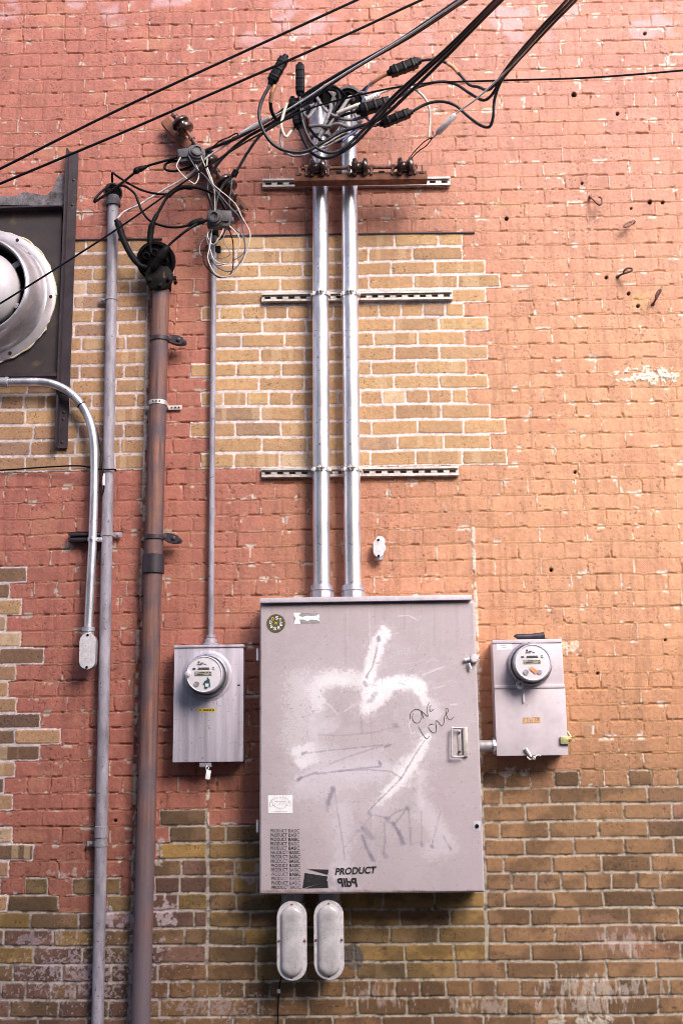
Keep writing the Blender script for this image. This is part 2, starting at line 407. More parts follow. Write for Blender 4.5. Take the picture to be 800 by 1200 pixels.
TAN = np.array([(.43, .240, .112), (.37, .205, .10), (.40, .225, .105), (.35, .19, .10), (.46, .275, .13), (.50, .31, .135), (.58, .42, .26), (.29, .17, .115), (.42, .24, .125)])
TAN = (TAN*.62+np.array([.43, .262, .125])*.38)*np.array([1.14, 1.16, 1.28])
TANP = np.array([.2, .17, .17, .13, .1, .05, .05, .06, .07])
def brick_style(k, xc):
    """kind of brick (0 painted, 1 tan, 2 yellow, 3 brown, 4 grimy) and its own colour"""
    ki = k+14
    s = (xc-XLp)/(XRp-XLp); zc = zcL[ki]+(zcR[ki]-zcL[ki])*s
    px, py = proj(xc, zc)
    r = random.random()
    kind = 0
    if 16 <= k <= 31 and TE_L.get(k, 249) < px < TE_R[k]: kind = 1
    elif 16 <= k <= 31 and px < 172: kind = 1
    elif k in LE and px < LE[k]: kind = 1
    elif px >= 562:
        if k >= 54: kind = 3
        elif k >= 49: kind = 3 if r < (.12, .35, .6, .8, .92)[k-49] else 0
    elif 300 < px < 562:
        if k >= 63: kind = 3
        elif k >= 53: kind = 2 if (k >= 56 and px > 395 and r < .88) or r < .35 else 3
    elif 243 < px <= 300:
        if k >= 63: kind = 3
        elif k >= 52: kind = 0 if r < (.75, .45, .15, .0)[min(3, k-52)] else 2 if (r*53) % 1 < .55 or k in (60, 61) else 3
    elif 172 < px <= 243:
        if k >= 62: kind = 3
        elif k == 55: kind = 2
        elif k >= 56: kind = 2 if (k in (58, 60, 61) and r < .6) else 4
        elif k >= 53: kind = 0 if r < .6 else 4
    else:
        if k >= 62: kind = 4
        elif k >= 59: kind = 2 if r < .2 else 4
        elif k >= 56: kind = 0 if r < (.85, .6, .35)[k-56] else (2 if r < .9 else 4)
    g = 1 + random.gauss(0, .07)
    if kind == 1:
        c = TAN[np.random.default_rng(int(1e4+k*97+round(xc*50))).choice(len(TAN), p=TANP)]*g
        if px < 172: c = c*np.array([.82, .78, .82])
        if k in LE and px < LE[k] and r < .4: c = c*np.array([.5, .48, .5])
    elif kind == 2: c = np.array([(.30, .178, .066), (.27, .16, .064), (.33, .195, .066), (.21, .13, .06)][int(r*97) % 4])*g if r < .75 or px > 395 else np.array((.20, .115, .055))*g
    elif kind == 3:
        c = np.array((.275, .15, .074))*g
        if r < .07: c *= .70
        elif r < .15: c = np.array((.30, .15, .082))*g
        if px < 562: c = c*np.array([.8, .78, .72])
    elif kind == 4: c = np.array((.185, .095, .068))*g if r < .75 else np.array((.20, .115, .062))*g
    else: c = np.array((1., 1., 1.))*(1+random.gauss(0, .035))
    return kind, c

def axis(lo, flo, fhi, hi, fine, coarse):
    return np.concatenate([np.arange(lo, flo, coarse), np.arange(flo, fhi, fine), np.arange(fhi, hi+coarse, coarse)])
gx = axis(XMIN, -1.72, 1.60, XMAX, .0032, .014)
gz = axis(-.02, .47, 5.14, 5.78, .0032, .014)
X, Z = np.meshgrid(gx, gz)
X = X.astype(np.float32); Z = Z.astype(np.float32)
Xw = X + (fbm(X*28, Z*28, 1, 3)-.5)*.0045 + (fbm(X*95, Z*95, 8, 2)-.5)*.0034 + (vnoise(X*3, Z*14, 5)-.5)*.004
Zw = Z + (fbm(X*26, Z*30, 2, 3)-.5)*.0036 + (fbm(X*95, Z*95, 9, 2)-.5)*.0034 + (vnoise(X*4, Z*2, 6)-.5)*.006
S = (Xw-XLp)/(XRp-XLp)
CI = np.zeros(X.shape, np.int32); DZ = np.zeros(X.shape, np.float32)
for j in range(X.shape[1]):
    s = float((gx[j]-XLp)/(XRp-XLp)); b = bL+(bR-bL)*s           # descending
    z = Zw[:, j]
    idx = np.clip(np.searchsorted(-b, -z)-1, 0, NK-1)
    CI[:, j] = idx
    DZ[:, j] = np.minimum(b[idx]-z, z-b[idx+1])
DX = np.full(X.shape, 1., np.float32)
SEAM = np.zeros(X.shape, np.float32)
KIND = np.zeros(X.shape, np.int8); BC = np.ones(X.shape+(3,), np.float32)
BH = np.zeros(X.shape, np.float32); BR = np.zeros(X.shape, np.float32)
for ki, k in enumerate(K):
    k = int(k); sel = CI == ki
    if not sel.any(): continue
    js = courses[k]; jx = np.array([q[0] for q in js]); jw = np.array([q[1] for q in js])
    edges = np.concatenate([[XMIN-.1], jx, [XMAX+.1]]); ew = np.concatenate([[0], jw, [0]])
    x = Xw[sel]; i = np.clip(np.searchsorted(edges, x)-1, 0, len(edges)-2)
    dl = x-edges[i]; dr = edges[i+1]-x
    near = np.where(dl < dr, ew[i], ew[i+1])
    DX[sel] = np.minimum(dl, dr); SEAM[sel] = near
    n = len(edges)-1
    kd = np.zeros(n, np.int8); cc = np.ones((n, 3), np.float32); hh = np.zeros(n, np.float32); tx = np.zeros(n, np.float32); rr = np.zeros(n, np.float32)
    for b in range(n):
        kd[b], cc[b] = brick_style(k, (edges[b]+edges[b+1])/2)
        hh[b] = random.gauss(0, .0009); tx[b] = random.gauss(0, .006); rr[b] = random.random()
    KIND[sel] = kd[i]; BC[sel] = cc[i]
    BH[sel] = hh[i] + tx[i]*(x-(edges[i]+edges[i+1])/2); BR[sel] = rr[i]
PX, PY = proj(X.astype(np.float64), Z.astype(np.float64))
PX = PX.astype(np.float32); PY = PY.astype(np.float32)
painted = KIND == 0
low = sst(880, 1010, PY)
nf = fbm(X*90, Z*90, 20, 3); nm = fbm(X*22, Z*22, 24, 3); nl = fbm(X*2.2, Z*2.2, 28, 3); nff = vnoise(X*210, Z*210, 33)
# mortar half widths: bed (horizontal) and head (vertical) joints
hwz = np.where(painted, .0031, np.where(KIND == 1, .0053, .0044)).astype(np.float32)
hwx = np.where(painted, .0018, np.where(KIND == 1, .0034, .0036)).astype(np.float32)
hwx = np.where(SEAM == 2, .0065, hwx)
hwx = hwx + (nm-.5)*.005*painted
dz = DZ-hwz; dx = DX-hwx
edge = np.minimum(dz, dx)
rnd = .003*np.clip((.012-dz)/.012, 0, 1)*np.clip((.012-dx)/.012, 0, 1)
edge = edge - rnd*.5
face = sst(-.0010, .0020, edge)
isM = 1-face
headj = (dx < dz)
H = face*(.0062+BH) + (1-face)*(.0012*nf)
H = H*np.where(painted, .66, 1) - (1-sst(0, .005, edge))*face*.0007 + (nf-.5)*.0011*(.5+face) + (nm-.5)*.0009
# painted wall: joints half filled with paint, here and there hollow
fillp = np.maximum(sst(.35, .62, fbm(X*9, Z*9, 41, 3)), .6*sst(300, 620, PX))
H = np.where(painted, np.maximum(H, (.0012+.0036*fillp+.0012*nf)*(1-face)), np.where(KIND == 1, np.maximum(H, (.0034+.0018*nf)*(1-face)), np.maximum(H, (.0016+.0016*nf)*(1-face))))
# ------------------- colour
tR = sst(150, 640, PX + (nl-.5)*120)
tU = sst(520, 60, PY)
red = np.array([.385, .128, .094], np.float32); sal = np.array([.545, .268, .150], np.float32); pink = np.array([.47, .198, .150], np.float32)
pc = red[None, None]*(1-tR[..., None]) + (sal*(1-tU[..., None])+pink*tU[..., None])*tR[..., None]
tfade = sst(690, 860, PY)*sst(470, 620, PX)
tbr = sst(815, 925, PY + (nl-.5)*70 + (nm-.5)*60)*sst(540, 600, PX)
pc = pc*(1-tfade[..., None]*.5) + np.array([.42, .19, .085])*tfade[..., None]*.5
pc = pc*(1-.88*tbr[..., None]) + np.array([.285, .145, .072])*.88*tbr[..., None]
lowleft = sst(930, 1010, PY + (nl-.5)*80)*sst(330, 100, PX)  # paint gets darker towards the lower left
pc = pc*(1-.45*lowleft[..., None]) + np.array([.22, .085, .055])*.45*lowleft[..., None]
C = np.where(painted[..., None], pc*BC, BC).astype(np.float32)
C *= (1 + (nm-.5)*.24 + (nf-.5)*.30 + (nff-.5)*.16)[..., None]
vs = fbm(X*60, Z*5, 35, 3); C *= (1 - .16*sst(.52, .68, vs)*painted)[..., None]
pit = sst(.80, .87, vnoise(X*150+3, Z*150, 37))*sst(.46, .6, fbm(X*12, Z*12, 38, 2)); C *= (1-.45*pit)[..., None]; H -= pit*.0012
# thin paint showing the brick below, dusty lilac patches near the top
purp = sst(.56, .70, fbm(X*3.2, Z*4.5, 68, 4))*sst(900, 960, PY)*sst(560, 640, PX)*.32
C = C*(1-purp[..., None]) + np.array([.16, .085, .085])*purp[..., None]
thin = sst(.60, .72, fbm(X*5, Z*11, 50, 4))*painted*.45
C = C*(1-thin[..., None]) + np.array([.46, .20, .12])*thin[..., None]
lil = sst(.56, .70, fbm(X*6, Z*8, 55, 3))*sst(75, 30, PY)*painted*.55
C = C*(1-lil[..., None]) + np.array([.52, .36, .40])*lil[..., None]
# tan bricks: lighter vertical flashes on some
fl = sst(.62, .70, vnoise(X*38+CI*7.3, CI*3.1, 60))*sst(.55, .6, BR)*(KIND == 1)*.45
C = C*(1-fl[..., None]) + np.array([.60, .42, .26])*fl[..., None]
sp = sst(.80, .86, nff)*sst(.5, .62, nm)
C = C*(1-.45*(sp*(~painted))[..., None])
# grime on unpainted bricks near the ground, lilac bloom
gr = sst(.40, .62, fbm(X*9, Z*13, 64, 5))*np.isin(KIND, (2, 3, 4))
C = C*(1-.40*gr[..., None])
# mortar
mtan = np.array([.72, .62, .62]); mlow = np.array([.38, .325, .27]); mgrey = np.array([.40, .33, .345])
mc = np.where((KIND == 1)[..., None], mtan, mlow)
lf = sst(330, 120, PX)[..., None]
mc = mc*(1-lf*.42) + mgrey*lf*.42
mc = mc*(1+(nf-.5)*.7+(nm-.5)*.3)[..., None]
mdk = sst(.56, .66, fbm(X*36, Z*44, 73, 3))*(KIND != 1); mc = mc*(1-.5*mdk[..., None]); H -= mdk*isM*.002*(KIND != 0)
pm = pc*np.array([.78, .80, .72])*(1+(nf-.5)*.4)[..., None]
pm = pm*(1-.35*sst(.45, .6, fbm(X*13, Z*26, 71, 3))[..., None]*(~headj)[..., None]) + np.array([.34, .21, .12])*.35*(sst(.45, .6, fbm(X*13, Z*26, 71, 3))*(~headj))[..., None]
crumb = np.where(headj, sst(.50, .60, fbm(X*33, Z*33, 75, 2)), sst(.60, .68, fbm(X*30, Z*36, 78, 2)))
crumb = crumb*np.where(headj, sst(.36, .5, fbm(X*6+CI*3.7, CI*5.7, 80, 2)), sst(.5, .62, fbm(X*4, CI*2.3, 82, 2)))
crumb = crumb*np.where(headj, .9, .55-.40*tR); crumb = np.maximum(crumb, (SEAM == 2)*headj*sst(.42, .56, nm)*.9)
ccol = np.array([.62, .53, .46])*(1-lf*.25)*(1+(nf-.5)*.5)[..., None]
pm = pm*(1-crumb[..., None]) + ccol*crumb[..., None]
H = H + painted*isM*crumb*(nff*.0045+.001)
hol = sst(.61, .68, fbm(X*30+9, Z*30, 85, 2))*isM*painted*(1-crumb)
H = H - hol*.006
mc = np.where(painted[..., None], pm, mc)
C = C*face[..., None] + mc*isM[..., None]
# chips of paint lost at brick edges
chip = painted*sst(.70, .76, fbm(X*20, Z*20, 90, 3))*sst(.016, .004, edge)*face
C = C*(1-chip[..., None]) + ccol*.95*chip[..., None]
H = H - chip*.0018
# drip streaks of thicker paint
for (a, b, y0, y1, s_) in ((556, 606, 590, 775, .42), (185, 245, 290, 720, .16), (300, 560, 555, 700, .16)):
    w_ = sst(a-6, a+6, PX)*sst(b+8, b-8, PX)*sst(y0-20, y0+20, PY)*sst(y1+40, y1-40, PY)*painted
    st = sst(.5, .66, vnoise(X*75, Z*2.5, 95))*w_*s_
    C = C*(1-st[..., None]) + np.array([.42, .17, .085])*st[..., None]
    H = H + st*.0008
# white salts
def patch(cx, cy, rx, ry, thr, sc, amt, colr, hgt=0., sy=1.):
    a_ = P(cx-rx*1.3, cy-ry*1.3); b_ = P(cx+rx*1.3, cy+ry*1.3)
    w = np.s_[np.searchsorted(gz, b_.z-.01):np.searchsorted(gz, a_.z+.01), np.searchsorted(gx, a_.x-.01):np.searchsorted(gx, b_.x+.01)]
    q = 1-np.sqrt(((PX[w]-cx)/rx)**2+((PY[w]-cy)/ry)**2)
    n = fbm(X[w]*sc, Z[w]*sc*sy, int(cx*7+cy) % 997, 4)
    a = sst(thr, thr+.12, n + np.clip(q, -1, 1)*.38)*(q > -.2)*amt
    a = a*(.6+.4*nff[w])
    C[w] = C[w]*(1-a[..., None]) + np.array(colr)*a[..., None]
    H[w] = H[w] + a*hgt*(.3+nff[w]*1.2*nf[w])
patch(762, 440, 42, 10, .56, 85, .92, (.74, .69, .60), .007)
for hx, hy in ((698, 246), (736, 272), (729, 331), (768, 362)): patch(hx, hy, 5, 11, .44, 60, .4, (.30, .13, .07), 0., .4)
patch(735, 1105, 45, 18, .64, 95, .5, (.55, .42, .40), .001, .25)
patch(700, 1158, 70, 16, .60, 95, .55, (.58, .50, .45), .001, .25)
patch(680, 1178, 60, 12, .62, 90, .5, (.58, .50, .45), .001, .25)
patch(682, 1198, 34, 9, .50, 25, .98, (.50, .44, .36), .008)
patch(575, 1180, 60, 14, .68, 95, .45, (.55, .46, .40), .001, .25)
patch(440, 1165, 60, 20, .72, 95, .4, (.55, .46, .42), .001, .3)
patch(100, 1140, 120, 55, .70, 110, .6, (.50, .41, .46), .001)
patch(135, 1075, 22, 12, .56, 45, .75, (.56, .46, .52), .001)
patch(190, 1070, 18, 22, .60, 45, .75, (.58, .46, .50), .001)
patch(190, 1108, 14, 10, .60, 45, .6, (.58, .44, .48), .001)
patch(290, 1025, 26, 14, .62, 40, .55, (.52, .42, .46), .001)
patch(40, 1100, 40, 12, .62, 50, .5, (.46, .36, .40), .001)
patch(80, 1025, 40, 10, .72, 55, .5, (.55, .46, .44), .001)
patch(250, 1180, 100, 26, .72, 100, .45, (.50, .40, .42), .001)
patch(187, 1000, 8, 16, .52, 50, .85, (.46, .42, .40), .003)
patch(413, 1122, 11, 13, .40, 14, .95, (.09, .08, .08), .004)
patch(596, 905, 22, 6, .55, 60, .85, (.62, .53, .46), .004)
patch(667, 758, 14, 7, .52, 60, .9, (.64, .53, .42), .004)
patch(560, 862, 4, 90, .55, 50, .85, (.60, .50, .46), .004)
patch(602, 240, 28, 6, .50, 18, .5, (.42, .27, .13), 0.)
patch(752, 350, 16, 14, .52, 18, .5, (.55, .33, .14), 0.)
patch(733, 278, 22, 7, .50, 18, .3, (.44, .22, .12), 0.)
patch(688, 853, 5, 8, .40, 14, .6, (.28, .19, .12), 0.)
for (hx, hy, hr) in ((755, 39, 2.2), (672, 110.5, 3.4), (723, 133, 2.1), (681.5, 214.5, 1.6), (761, 236.5, 2.8), (776, 237, 2.2), (739, 244, 1.3), (710, 325, 2), (736, 344, 2.2),
                     (747, 358.5, 2.2), (673.5, 553, 2), (645.5, 668, 2.4), (700, 789, 1.8), (593, 256, 2.6), (779, 750, 1.5), (205, 331, 2.4), (135, 962, 2)):
    a_ = P(hx-6, hy-6); b_ = P(hx+6, hy+6)
    w = np.s_[np.searchsorted(gz, b_.z):np.searchsorted(gz, a_.z), np.searchsorted(gx, a_.x):np.searchsorted(gx, b_.x)]
    q = np.sqrt((PX[w]-hx)**2+(PY[w]-hy)**2); hr *= .78; a = sst(hr+.7, hr-.5, q)
    H[w] -= a*.02; C[w] = C[w]*(1-.92*a[..., None])
# brown bleed lines (lintel rust wash), long crack
rough = np.where(painted, .62, .86).astype(np.float32)
rough = np.where(isM > .5, .92, rough)
m_wall = attr_mat('painted_and_bare_brick', .8, .55, 420, .10)
me = grid_mesh('brick_wall', X, -H.astype(np.float32)+.006, Z, C, m_wall, rough)
wall = bpy.data.objects.new('brick_wall', me); COL.objects.link(wall)
tag(wall, 'brick wall in worn salmon-red paint with bare tan brick patches, behind all the conduits', 'wall')
bk = MB(); bk.bx((XMIN, .03, -.02), (XMAX, .30, 5.78), 0); bk.build('wall_core', M['concrete'], wall)
cp = MB(); cp.bx((XMIN, -.05, 5.79), (XMAX, .33, 5.87), .004); cp.build('coping', M['concrete'], wall)
# steel lintel edges that show as dark lines
lt = MB()
for a, b in (((252, 276.5), (556, 272.5)), ((88, 281), (190, 280))):
    p, q = P(a[0], a[1], .004), P(b[0], b[1], .004)
    lt.tube([p, (p+q)/2+Vector((0, 0, .0012)), q], .0042, 6)
lt.build('lintel_edge', M['steelpaint'], wall)
pt = MB(); pts = [(-30, 233), (10, 233), (20, 231), (33, 227), (44, 230), (55, 231), (63, 226), (66, 215), (70, 208), (79, 204), (78, 243), (-30, 241)]
poly = []
for i in range(len(pts)):
    a, b = pts[i], pts[(i+1) % len(pts)]
    for t in (0, .33, .66): poly.append(P(a[0]+(b[0]-a[0])*t+random.uniform(-.7, .7), a[1]+(b[1]-a[1])*t+random.uniform(-.8, .8), .004))
pt.prism(poly, NW, .016, .004); pt.build('mortar_patch', M['caulk'], wall)

# =================================================================== GROUND AND THE ALLEY
g = MB(); g.bx((-60, -60, -.3), (60, 20, -.004), 0); o = g.build('ground', M['asphalt']); tag(o, kind='structure')

# =================================================================== STEEL FRAME AND EXHAUST FAN
t = thing('steel_frame', P(72, 526, 0), 'dark brown steel angle framing the exhaust fan opening at the left edge', 'steel frame')
def ribbon(mb, tl, tr, br, bl, thick):
    mb.prism([tl, tr, br, bl], NW, thick, .0015)
u = MB(); ribbon(u, P(80, 178, .008), P(92.5, 179, .008), P(79.5, 526, .008), P(66.5, 526, .008), .008)
ribbon(u, P(80, 178, .016), P(82.0, 178, .016), P(68.8, 526, .016), P(66.5, 526, .016), .040)
for (bx_, by_) in ((86.5, 211), (85, 240), (75, 483), (74.4, 491), (73, 518)):
    p = P(bx_, by_, .016); u.lathe(p, NW, [(.006, 0), (.006, .003), (.003, .005), (0, .005)], 10)
u.build('upright', M['steelpaint'], t)
h = MB(); ribbon(h, P(-60, 243, .010), P(76, 239, .010), P(76, 246, .010), P(-60, 250, .010), .006)
ribbon(h, P(-60, 249, .016), P(75.5, 245, .016), P(75.5, 247, .016), P(-60, 251, .016), .045)
h.build('header', M['steelpaint'], t)
b_ = MB(); ribbon(b_, P(-60, 438, .034), P(70, 437, .034), P(70, 442, .034), P(-60, 443, .034), .012)
b_.build('sill', M['steelpaint'], t)

FC = P(-17, 348, .03)
t = thing('exhaust_fan', FC, 'round aluminium exhaust fan with dark throat on a brown panel', 'fan')
pn = MB(); ribbon(pn, P(-90, 246, .008), P(74, 244, .008), P(69, 441, .008), P(-90, 446, .008), .014); pn.build('mounting_panel', M['panel'], t)
sh = MB(); R0 = .318
sh.lathe(FC, NW, [(R0, -.01), (R0, .004), (R0-.004, .007), (R0-.036, .010), (R0-.050, .020), (R0-.058, .045), (R0-.066, .085), (R0-.078, .115), (.232, .132), (.224, .136), (.217, .132), (.213, .115), (.213, .0)][3:], 96)
shr = sh.build('shroud', M['bell'], t)
fl_ = MB(); fl_.lathe(FC, NW, [(R0, -.01), (R0, .004), (R0-.004, .007), (R0-.037, .0105)], 96); fl_.build('flange', M['fan'], t)
fo = MB(); pts = []
for k in range(97):
    a = 2*math.pi*k/96; rr = R0 + random.uniform(-.004, .004)
    pts.append(FC + Vector((math.cos(a)*rr, -.002, math.sin(a)*rr)))
fo.tube(pts, [.0035*random.uniform(.3, 1.6) for _ in pts], 6); fo.build('sealant_bead', M['foam'], shr)
for (bx_, by_) in ((21, 279.5), (59.2, 347), (13, 416), (-60, 282), (-90, 350), (-55, 414)):
    v = P(bx_, by_, .045)-FC; v.y = 0; v = v.normalized()*(R0-.020)
    sc_ = MB(); sc_.lathe(FC+v+Vector((0, -.009, 0)), NW, [(.0075, -.004), (.0075, .003), (.003, .004), (0, .004)], 10); sc_.build('screw', M['hole'], shr)
th = MB(); th.lathe(FC, NW, [(.2125, .128), (.2125, -.012), (0, -.012)], 64); th.build('throat', M['hole'], t)
hb = MB(); hb.lathe(FC, NW, [(.170, .055), (.180, .06), (.182, .085), (.178, .105), (.160, .122), (.157, .130), (.13, .150), (.09, .162), (.045, .168), (0, .170)], 72)
hb.build('hub_cover', M['hubpaint'], t)
for a in (35, -25, 155, 215, 95, -85):
    v = Vector((math.cos(math.radians(a)), 0, math.sin(math.radians(a)))); tv = Vector((-v.z, 0, v.x))
    st = MB(); st.box(FC+v*.192+Vector((0, -.085, 0)), (.060, .010, .026), .003, Matrix((v, Vector((0, 1, 0)), tv)).transposed())
    st.build('strut', M['fan'], t)

# =================================================================== STRUT CHANNELS
def strut(x0, x1, y0, y1, label, deep=.024, hgt=.041):
    a, b = P(x0, y0, 0), P(x1, y1, 0)
    L_ = (b-a).length; ux = (b-a).normalized(); uz = Vector((0, 0, 1)); uz = (uz-ux*uz.dot(ux)).normalized(); R_ = Matrix((ux, Vector((0, 1, 0)), uz)).transposed()
    o = thing('strut_channel', (a+b)/2, label, 'strut', 'slotted steel struts behind the two risers')
    mb = MB(); c = (a+b)/2
    def lb(cx, cy, cz, sx, sy, sz, bev=.0008): mb.box(c+ux*cx+Vector((0, -cy, 0))+uz*cz, (sx, sy, sz), bev, R_, 1)
    th_ = .0025
    lb(0, deep/2, hgt/2-th_/2, L_, deep, th_); lb(0, deep/2, -hgt/2+th_/2, L_, deep, th_)
    lb(0, deep-th_/2, hgt/2-.0055, L_, th_, .0090); lb(0, deep-th_/2, -hgt/2+.0055, L_, th_, .0090)
    # slotted back plate, close behind the lips so the slots read
    n = int(L_/.0508); sl = .026; sh_ = .0115; zb = deep*.55
    lb(0, zb, (hgt/2+sh_/2)/2, L_, th_, hgt/2-sh_/2); lb(0, zb, -(hgt/2+sh_/2)/2, L_, th_, hgt/2-sh_/2)
    xs = -L_/2
    for k in range(n+1):
        xc = -L_/2 + (k+.5)*L_/n if k < n else None
        e = (xc-sl/2) if xc is not None else L_/2
        if e-xs > .001: lb((xs+e)/2, zb, 0, e-xs, th_, sh_)
        if xc is not None: xs = xc+sl/2
    mb.build('channel', M['galv2'], o)
    return o
M['galv2'] = mat('strut_zinc', (.66, .60, .57), .42, .5, .15, 30, .1)
strut(308, 527, 217, 214.5, 'slotted steel strut at the top, behind the rusty insulator rack')
strut(307, 530, 350.5, 347.5, 'slotted steel strut across the tan brick, middle one of the three')
strut(307, 537, 555.5, 553, 'slotted steel strut at the lower edge of the tan brick patch')

# =================================================================== CONDUIT PARTS
def weatherhead(o, base, r, face_dir, name='weatherhead', m=None, disc=None, lift=1.0, holes=3, up=1.9, wide=1.62):
    """hood on top of a pipe: collar, body, tilted insulator disc with holes"""
    m = m or M['lensgrey']; disc = disc or M['blackiron']
    fd = Vector(face_dir).normalized()
    c = Vector(base)+Vector((0, 0, r*up))
    mb = MB()
    mb.lathe(Vector(base)-Vector((0, 0, r*.6)), (0, 0, 1), [(r*1.02, 0), (r*1.25, .002), (r*1.28, r*.55), (r*1.12, r*.7), (r*1.2, r*(up-.6)), (r*.9, r*up), (0, r*(up+.1))], 28)
    R1 = r*wide
    # hood: dome that bulges away from the disc
    mb.lathe(c, fd, [(0, -R1*.78), (R1*.35, -R1*.74), (R1*.7, -R1*.55), (R1*.92, -R1*.28), (R1, 0), (R1*1.04, R1*.10), (R1*1.04, R1*.22), (R1*.90, R1*.22), (R1*.88, R1*.10)], 40)
    wh = mb.build(name, m, o)
    db = MB(); db.lathe(c, fd, [(R1*.895, R1*.02), (R1*.895, R1*.12), (R1*.80, R1*.15), (0, R1*.17)], 36)
    e1 = Vector((1, 0, 0)); e2 = fd.cross(e1).normalized()
    for k in range(holes):
        a = math.radians(90+k*360/holes); q = c+(e1*math.cos(a)+e2*math.sin(a))*R1*.48+fd*R1*.14
        db.lathe(q, fd, [(R1*.24, 0), (R1*.27, R1*.10), (R1*.20, R1*.12), (R1*.17, R1*.02), (0, R1*.01)], 16)
    db.build('insulator_disc', disc, wh)
    return c, R1, fd
def pipe_part(o, name, a, b, r, m, seg=32):
    mb = MB(); mb.tube([a, b], r, seg); return mb.build(name, m, o)
def band(o, name, p, ax, r, w, m, ear=None, earlen=.03, th_=.003):
    mb = MB(); ax = Vector(ax).normalized()
    mb.lathe(Vector(p)-ax*w/2, ax, [(r, 0), (r+th_, .0008), (r+th_, w-.0008), (r, w)], 36)
    if ear:
        for s in ear:
            e = Vector((s, 0, 0)); q = Vector(p)+e*(r+earlen/2); q.y = min(-.006, p[1]+r*.75)
            mb.box(q, (earlen+.012, .004, w*1.05), .0015)
            mb.lathe(q+e*earlen*.15+Vector((0, -.002, 0)), NW, [(.0065, 0), (.0065, .004), (.003, .006), (0, .006)], 8)
    return mb.build(name, m, o)

# ---- the two galvanised risers into the cabinet
def riser(label):
    a, b = P(375, 158, .075), P(377, 700, .075)
    o = thing('riser_conduit', b, label, 'conduit', 'large galvanised risers above the cabinet')
    mb = MB(); mb.tube([a+(b-a)*(q_/14)+Vector((random.uniform(-.0009, .0009) if 0 < q_ < 14 else 0, 0, 0)) for q_ in range(15)], .0362, 32); mb.build('pipe', M['galv'], o)
    ax = (b-a).normalized()
    at = lambda y: a + (b-a)*((P(376, y, .075).z-a.z)/(b.z-a.z))
    for y in (346.5, 551.5):
        p = at(y); cb = MB()
        cb.lathe(p-ax*.007, ax, [(.0362, 0), (.0400, .0008), (.0400, .013), (.0362, .014)], 36)
        for s in (-1, 1):
            cb.box(p+Vector((s*.007, -.042, .004)), (.0035, .016, .022), .001)
            cb.box(p+Vector((s*.030, -.030, 0)), (.012, .006, .018), .001)
            cb.box(p+Vector((s*.041, .012, 0)), (.004, .05, .014), .001)
        cb.lathe(p+Vector((-.016, -.043, .006)), (1, 0, 0), [(.0045, 0), (.0045, .032)], 8)
        cb.build('strut_clamp', M['galv2'], o)
    hb = MB(); q = at(686)
    hb.lathe(q, (0, 0, -1), [(.0365, 0), (.046, .001), (.048, .022), (.044, .024), (.044, .030)], 32)
    hb.lathe(q-Vector((0, 0, .030)), (0, 0, -1), [(.0365, 0), (.050, 0), (.050, .034)], 8)
    hb.lathe(q-Vector((0, 0, .064)), (0, 0, -1), [(.043, 0), (.043, .05)], 32)
    hb.build('hub', M['zinc'], o)
    weatherhead(o, P(374.5, 157, .075)+Vector((0, -.0, 0)), .040, (0, -.86, -.50), m=M['zinc'], up=3.7, wide=1.9)
    return o
r1 = riser('left of the two thick galvanised riser pipes entering the cabinet top')
r2 = copy_tree(r1, P(412, 600, .075)-P(376, 600, .075), 'right of the two thick galvanised riser pipes entering the cabinet top')

# ---- painted grey service mast on the left
def along(pa, pb, y):
    t_ = (y-pa[1])/(pb[1]-pa[1]); return (pa[0]+(pb[0]-pa[0])*t_, y)
a0, a1 = (133, 238), (114.7, 1195)
dm = .036
A, B = P(*a0, dm), P(*a1, dm)
dirn = (B-A).normalized(); B2 = A + dirn*((A.z-0)/-dirn.z)
t = thing('service_mast', B2, 'slim lilac-grey painted conduit running full height at the left', 'conduit')
pipe_part(t, 'pipe', A, B2, .0242, M['greypaint'])
weatherhead(t, A, .0265, (-.15, -.86, -.48), m=M['lensgrey2'], disc=M['blackiron'])
for y, ear in ((350, (-1,)), (626, (1,)), (989, (-1,))):
    p = P(*along(a0, a1, y), dm); band(t, 'pipe_strap', p, dirn, .0242, .020, M['greypaint'] if y != 989 else M['lensgrey'], ear, .03)
mb = MB(); mb.lathe(P(*along(a0, a1, 968), dm), dirn, [(.0242, 0), (.0275, .002), (.0275, .045), (.0242, .047)], 28); mb.build('coupling', M['greypaint'], t)

# ---- rusty riser
a0, a1 = (189, 336), (165, 1195)
dm = .062
A, B = P(*a0, dm), P(*a1, dm); dirn = (B-A).normalized(); B2 = A + dirn*(A.z/-dirn.z)
t = thing('rusty_riser', B2, 'thick rusty brown iron pipe with a black service head', 'conduit')
pipe_part(t, 'pipe', A, B2, .0378, M['rustpipe'])
mb = MB(); mb.lathe(P(*along(a0, a1, 650), dm), dirn, [(.0378, 0), (.0465, .002), (.0465, .080), (.0378, .082)], 32); mb.build('coupling', M['steelpaint'], t)
for y in (398, 630):
    p = P(*along(a0, a1, y), dm); cb = MB()
    cb.lathe(p-dirn*.010, dirn, [(.038, 0), (.043, .001), (.043, .019), (.038, .02)], 36)
    el = [p+Vector((.074+.044*math.cos(q_*math.pi/12), .016, -.005+.020*math.sin(q_*math.pi/12)-.010*math.cos(q_*math.pi/12))) for q_ in range(24)]
    cb.prism(el, NW, .028, .006); cb.box(p+Vector((.040, .0, .002)), (.03, .03, .020), .006)
    cb.lathe(p+Vector((.084, -.012, -.006)), NW, [(.010, 0), (.010, .004), (.005, .007), (0, .007)], 8)
    cb.build('pipe_clamp', M['steelpaint'], t)
p = P(*along(a0, a1, 473), dm)
cb = MB(); cb.lathe(p-dirn*.010, dirn, [(.038, 0), (.0402, .0006), (.0402, .0195), (.038, .020)], 36)
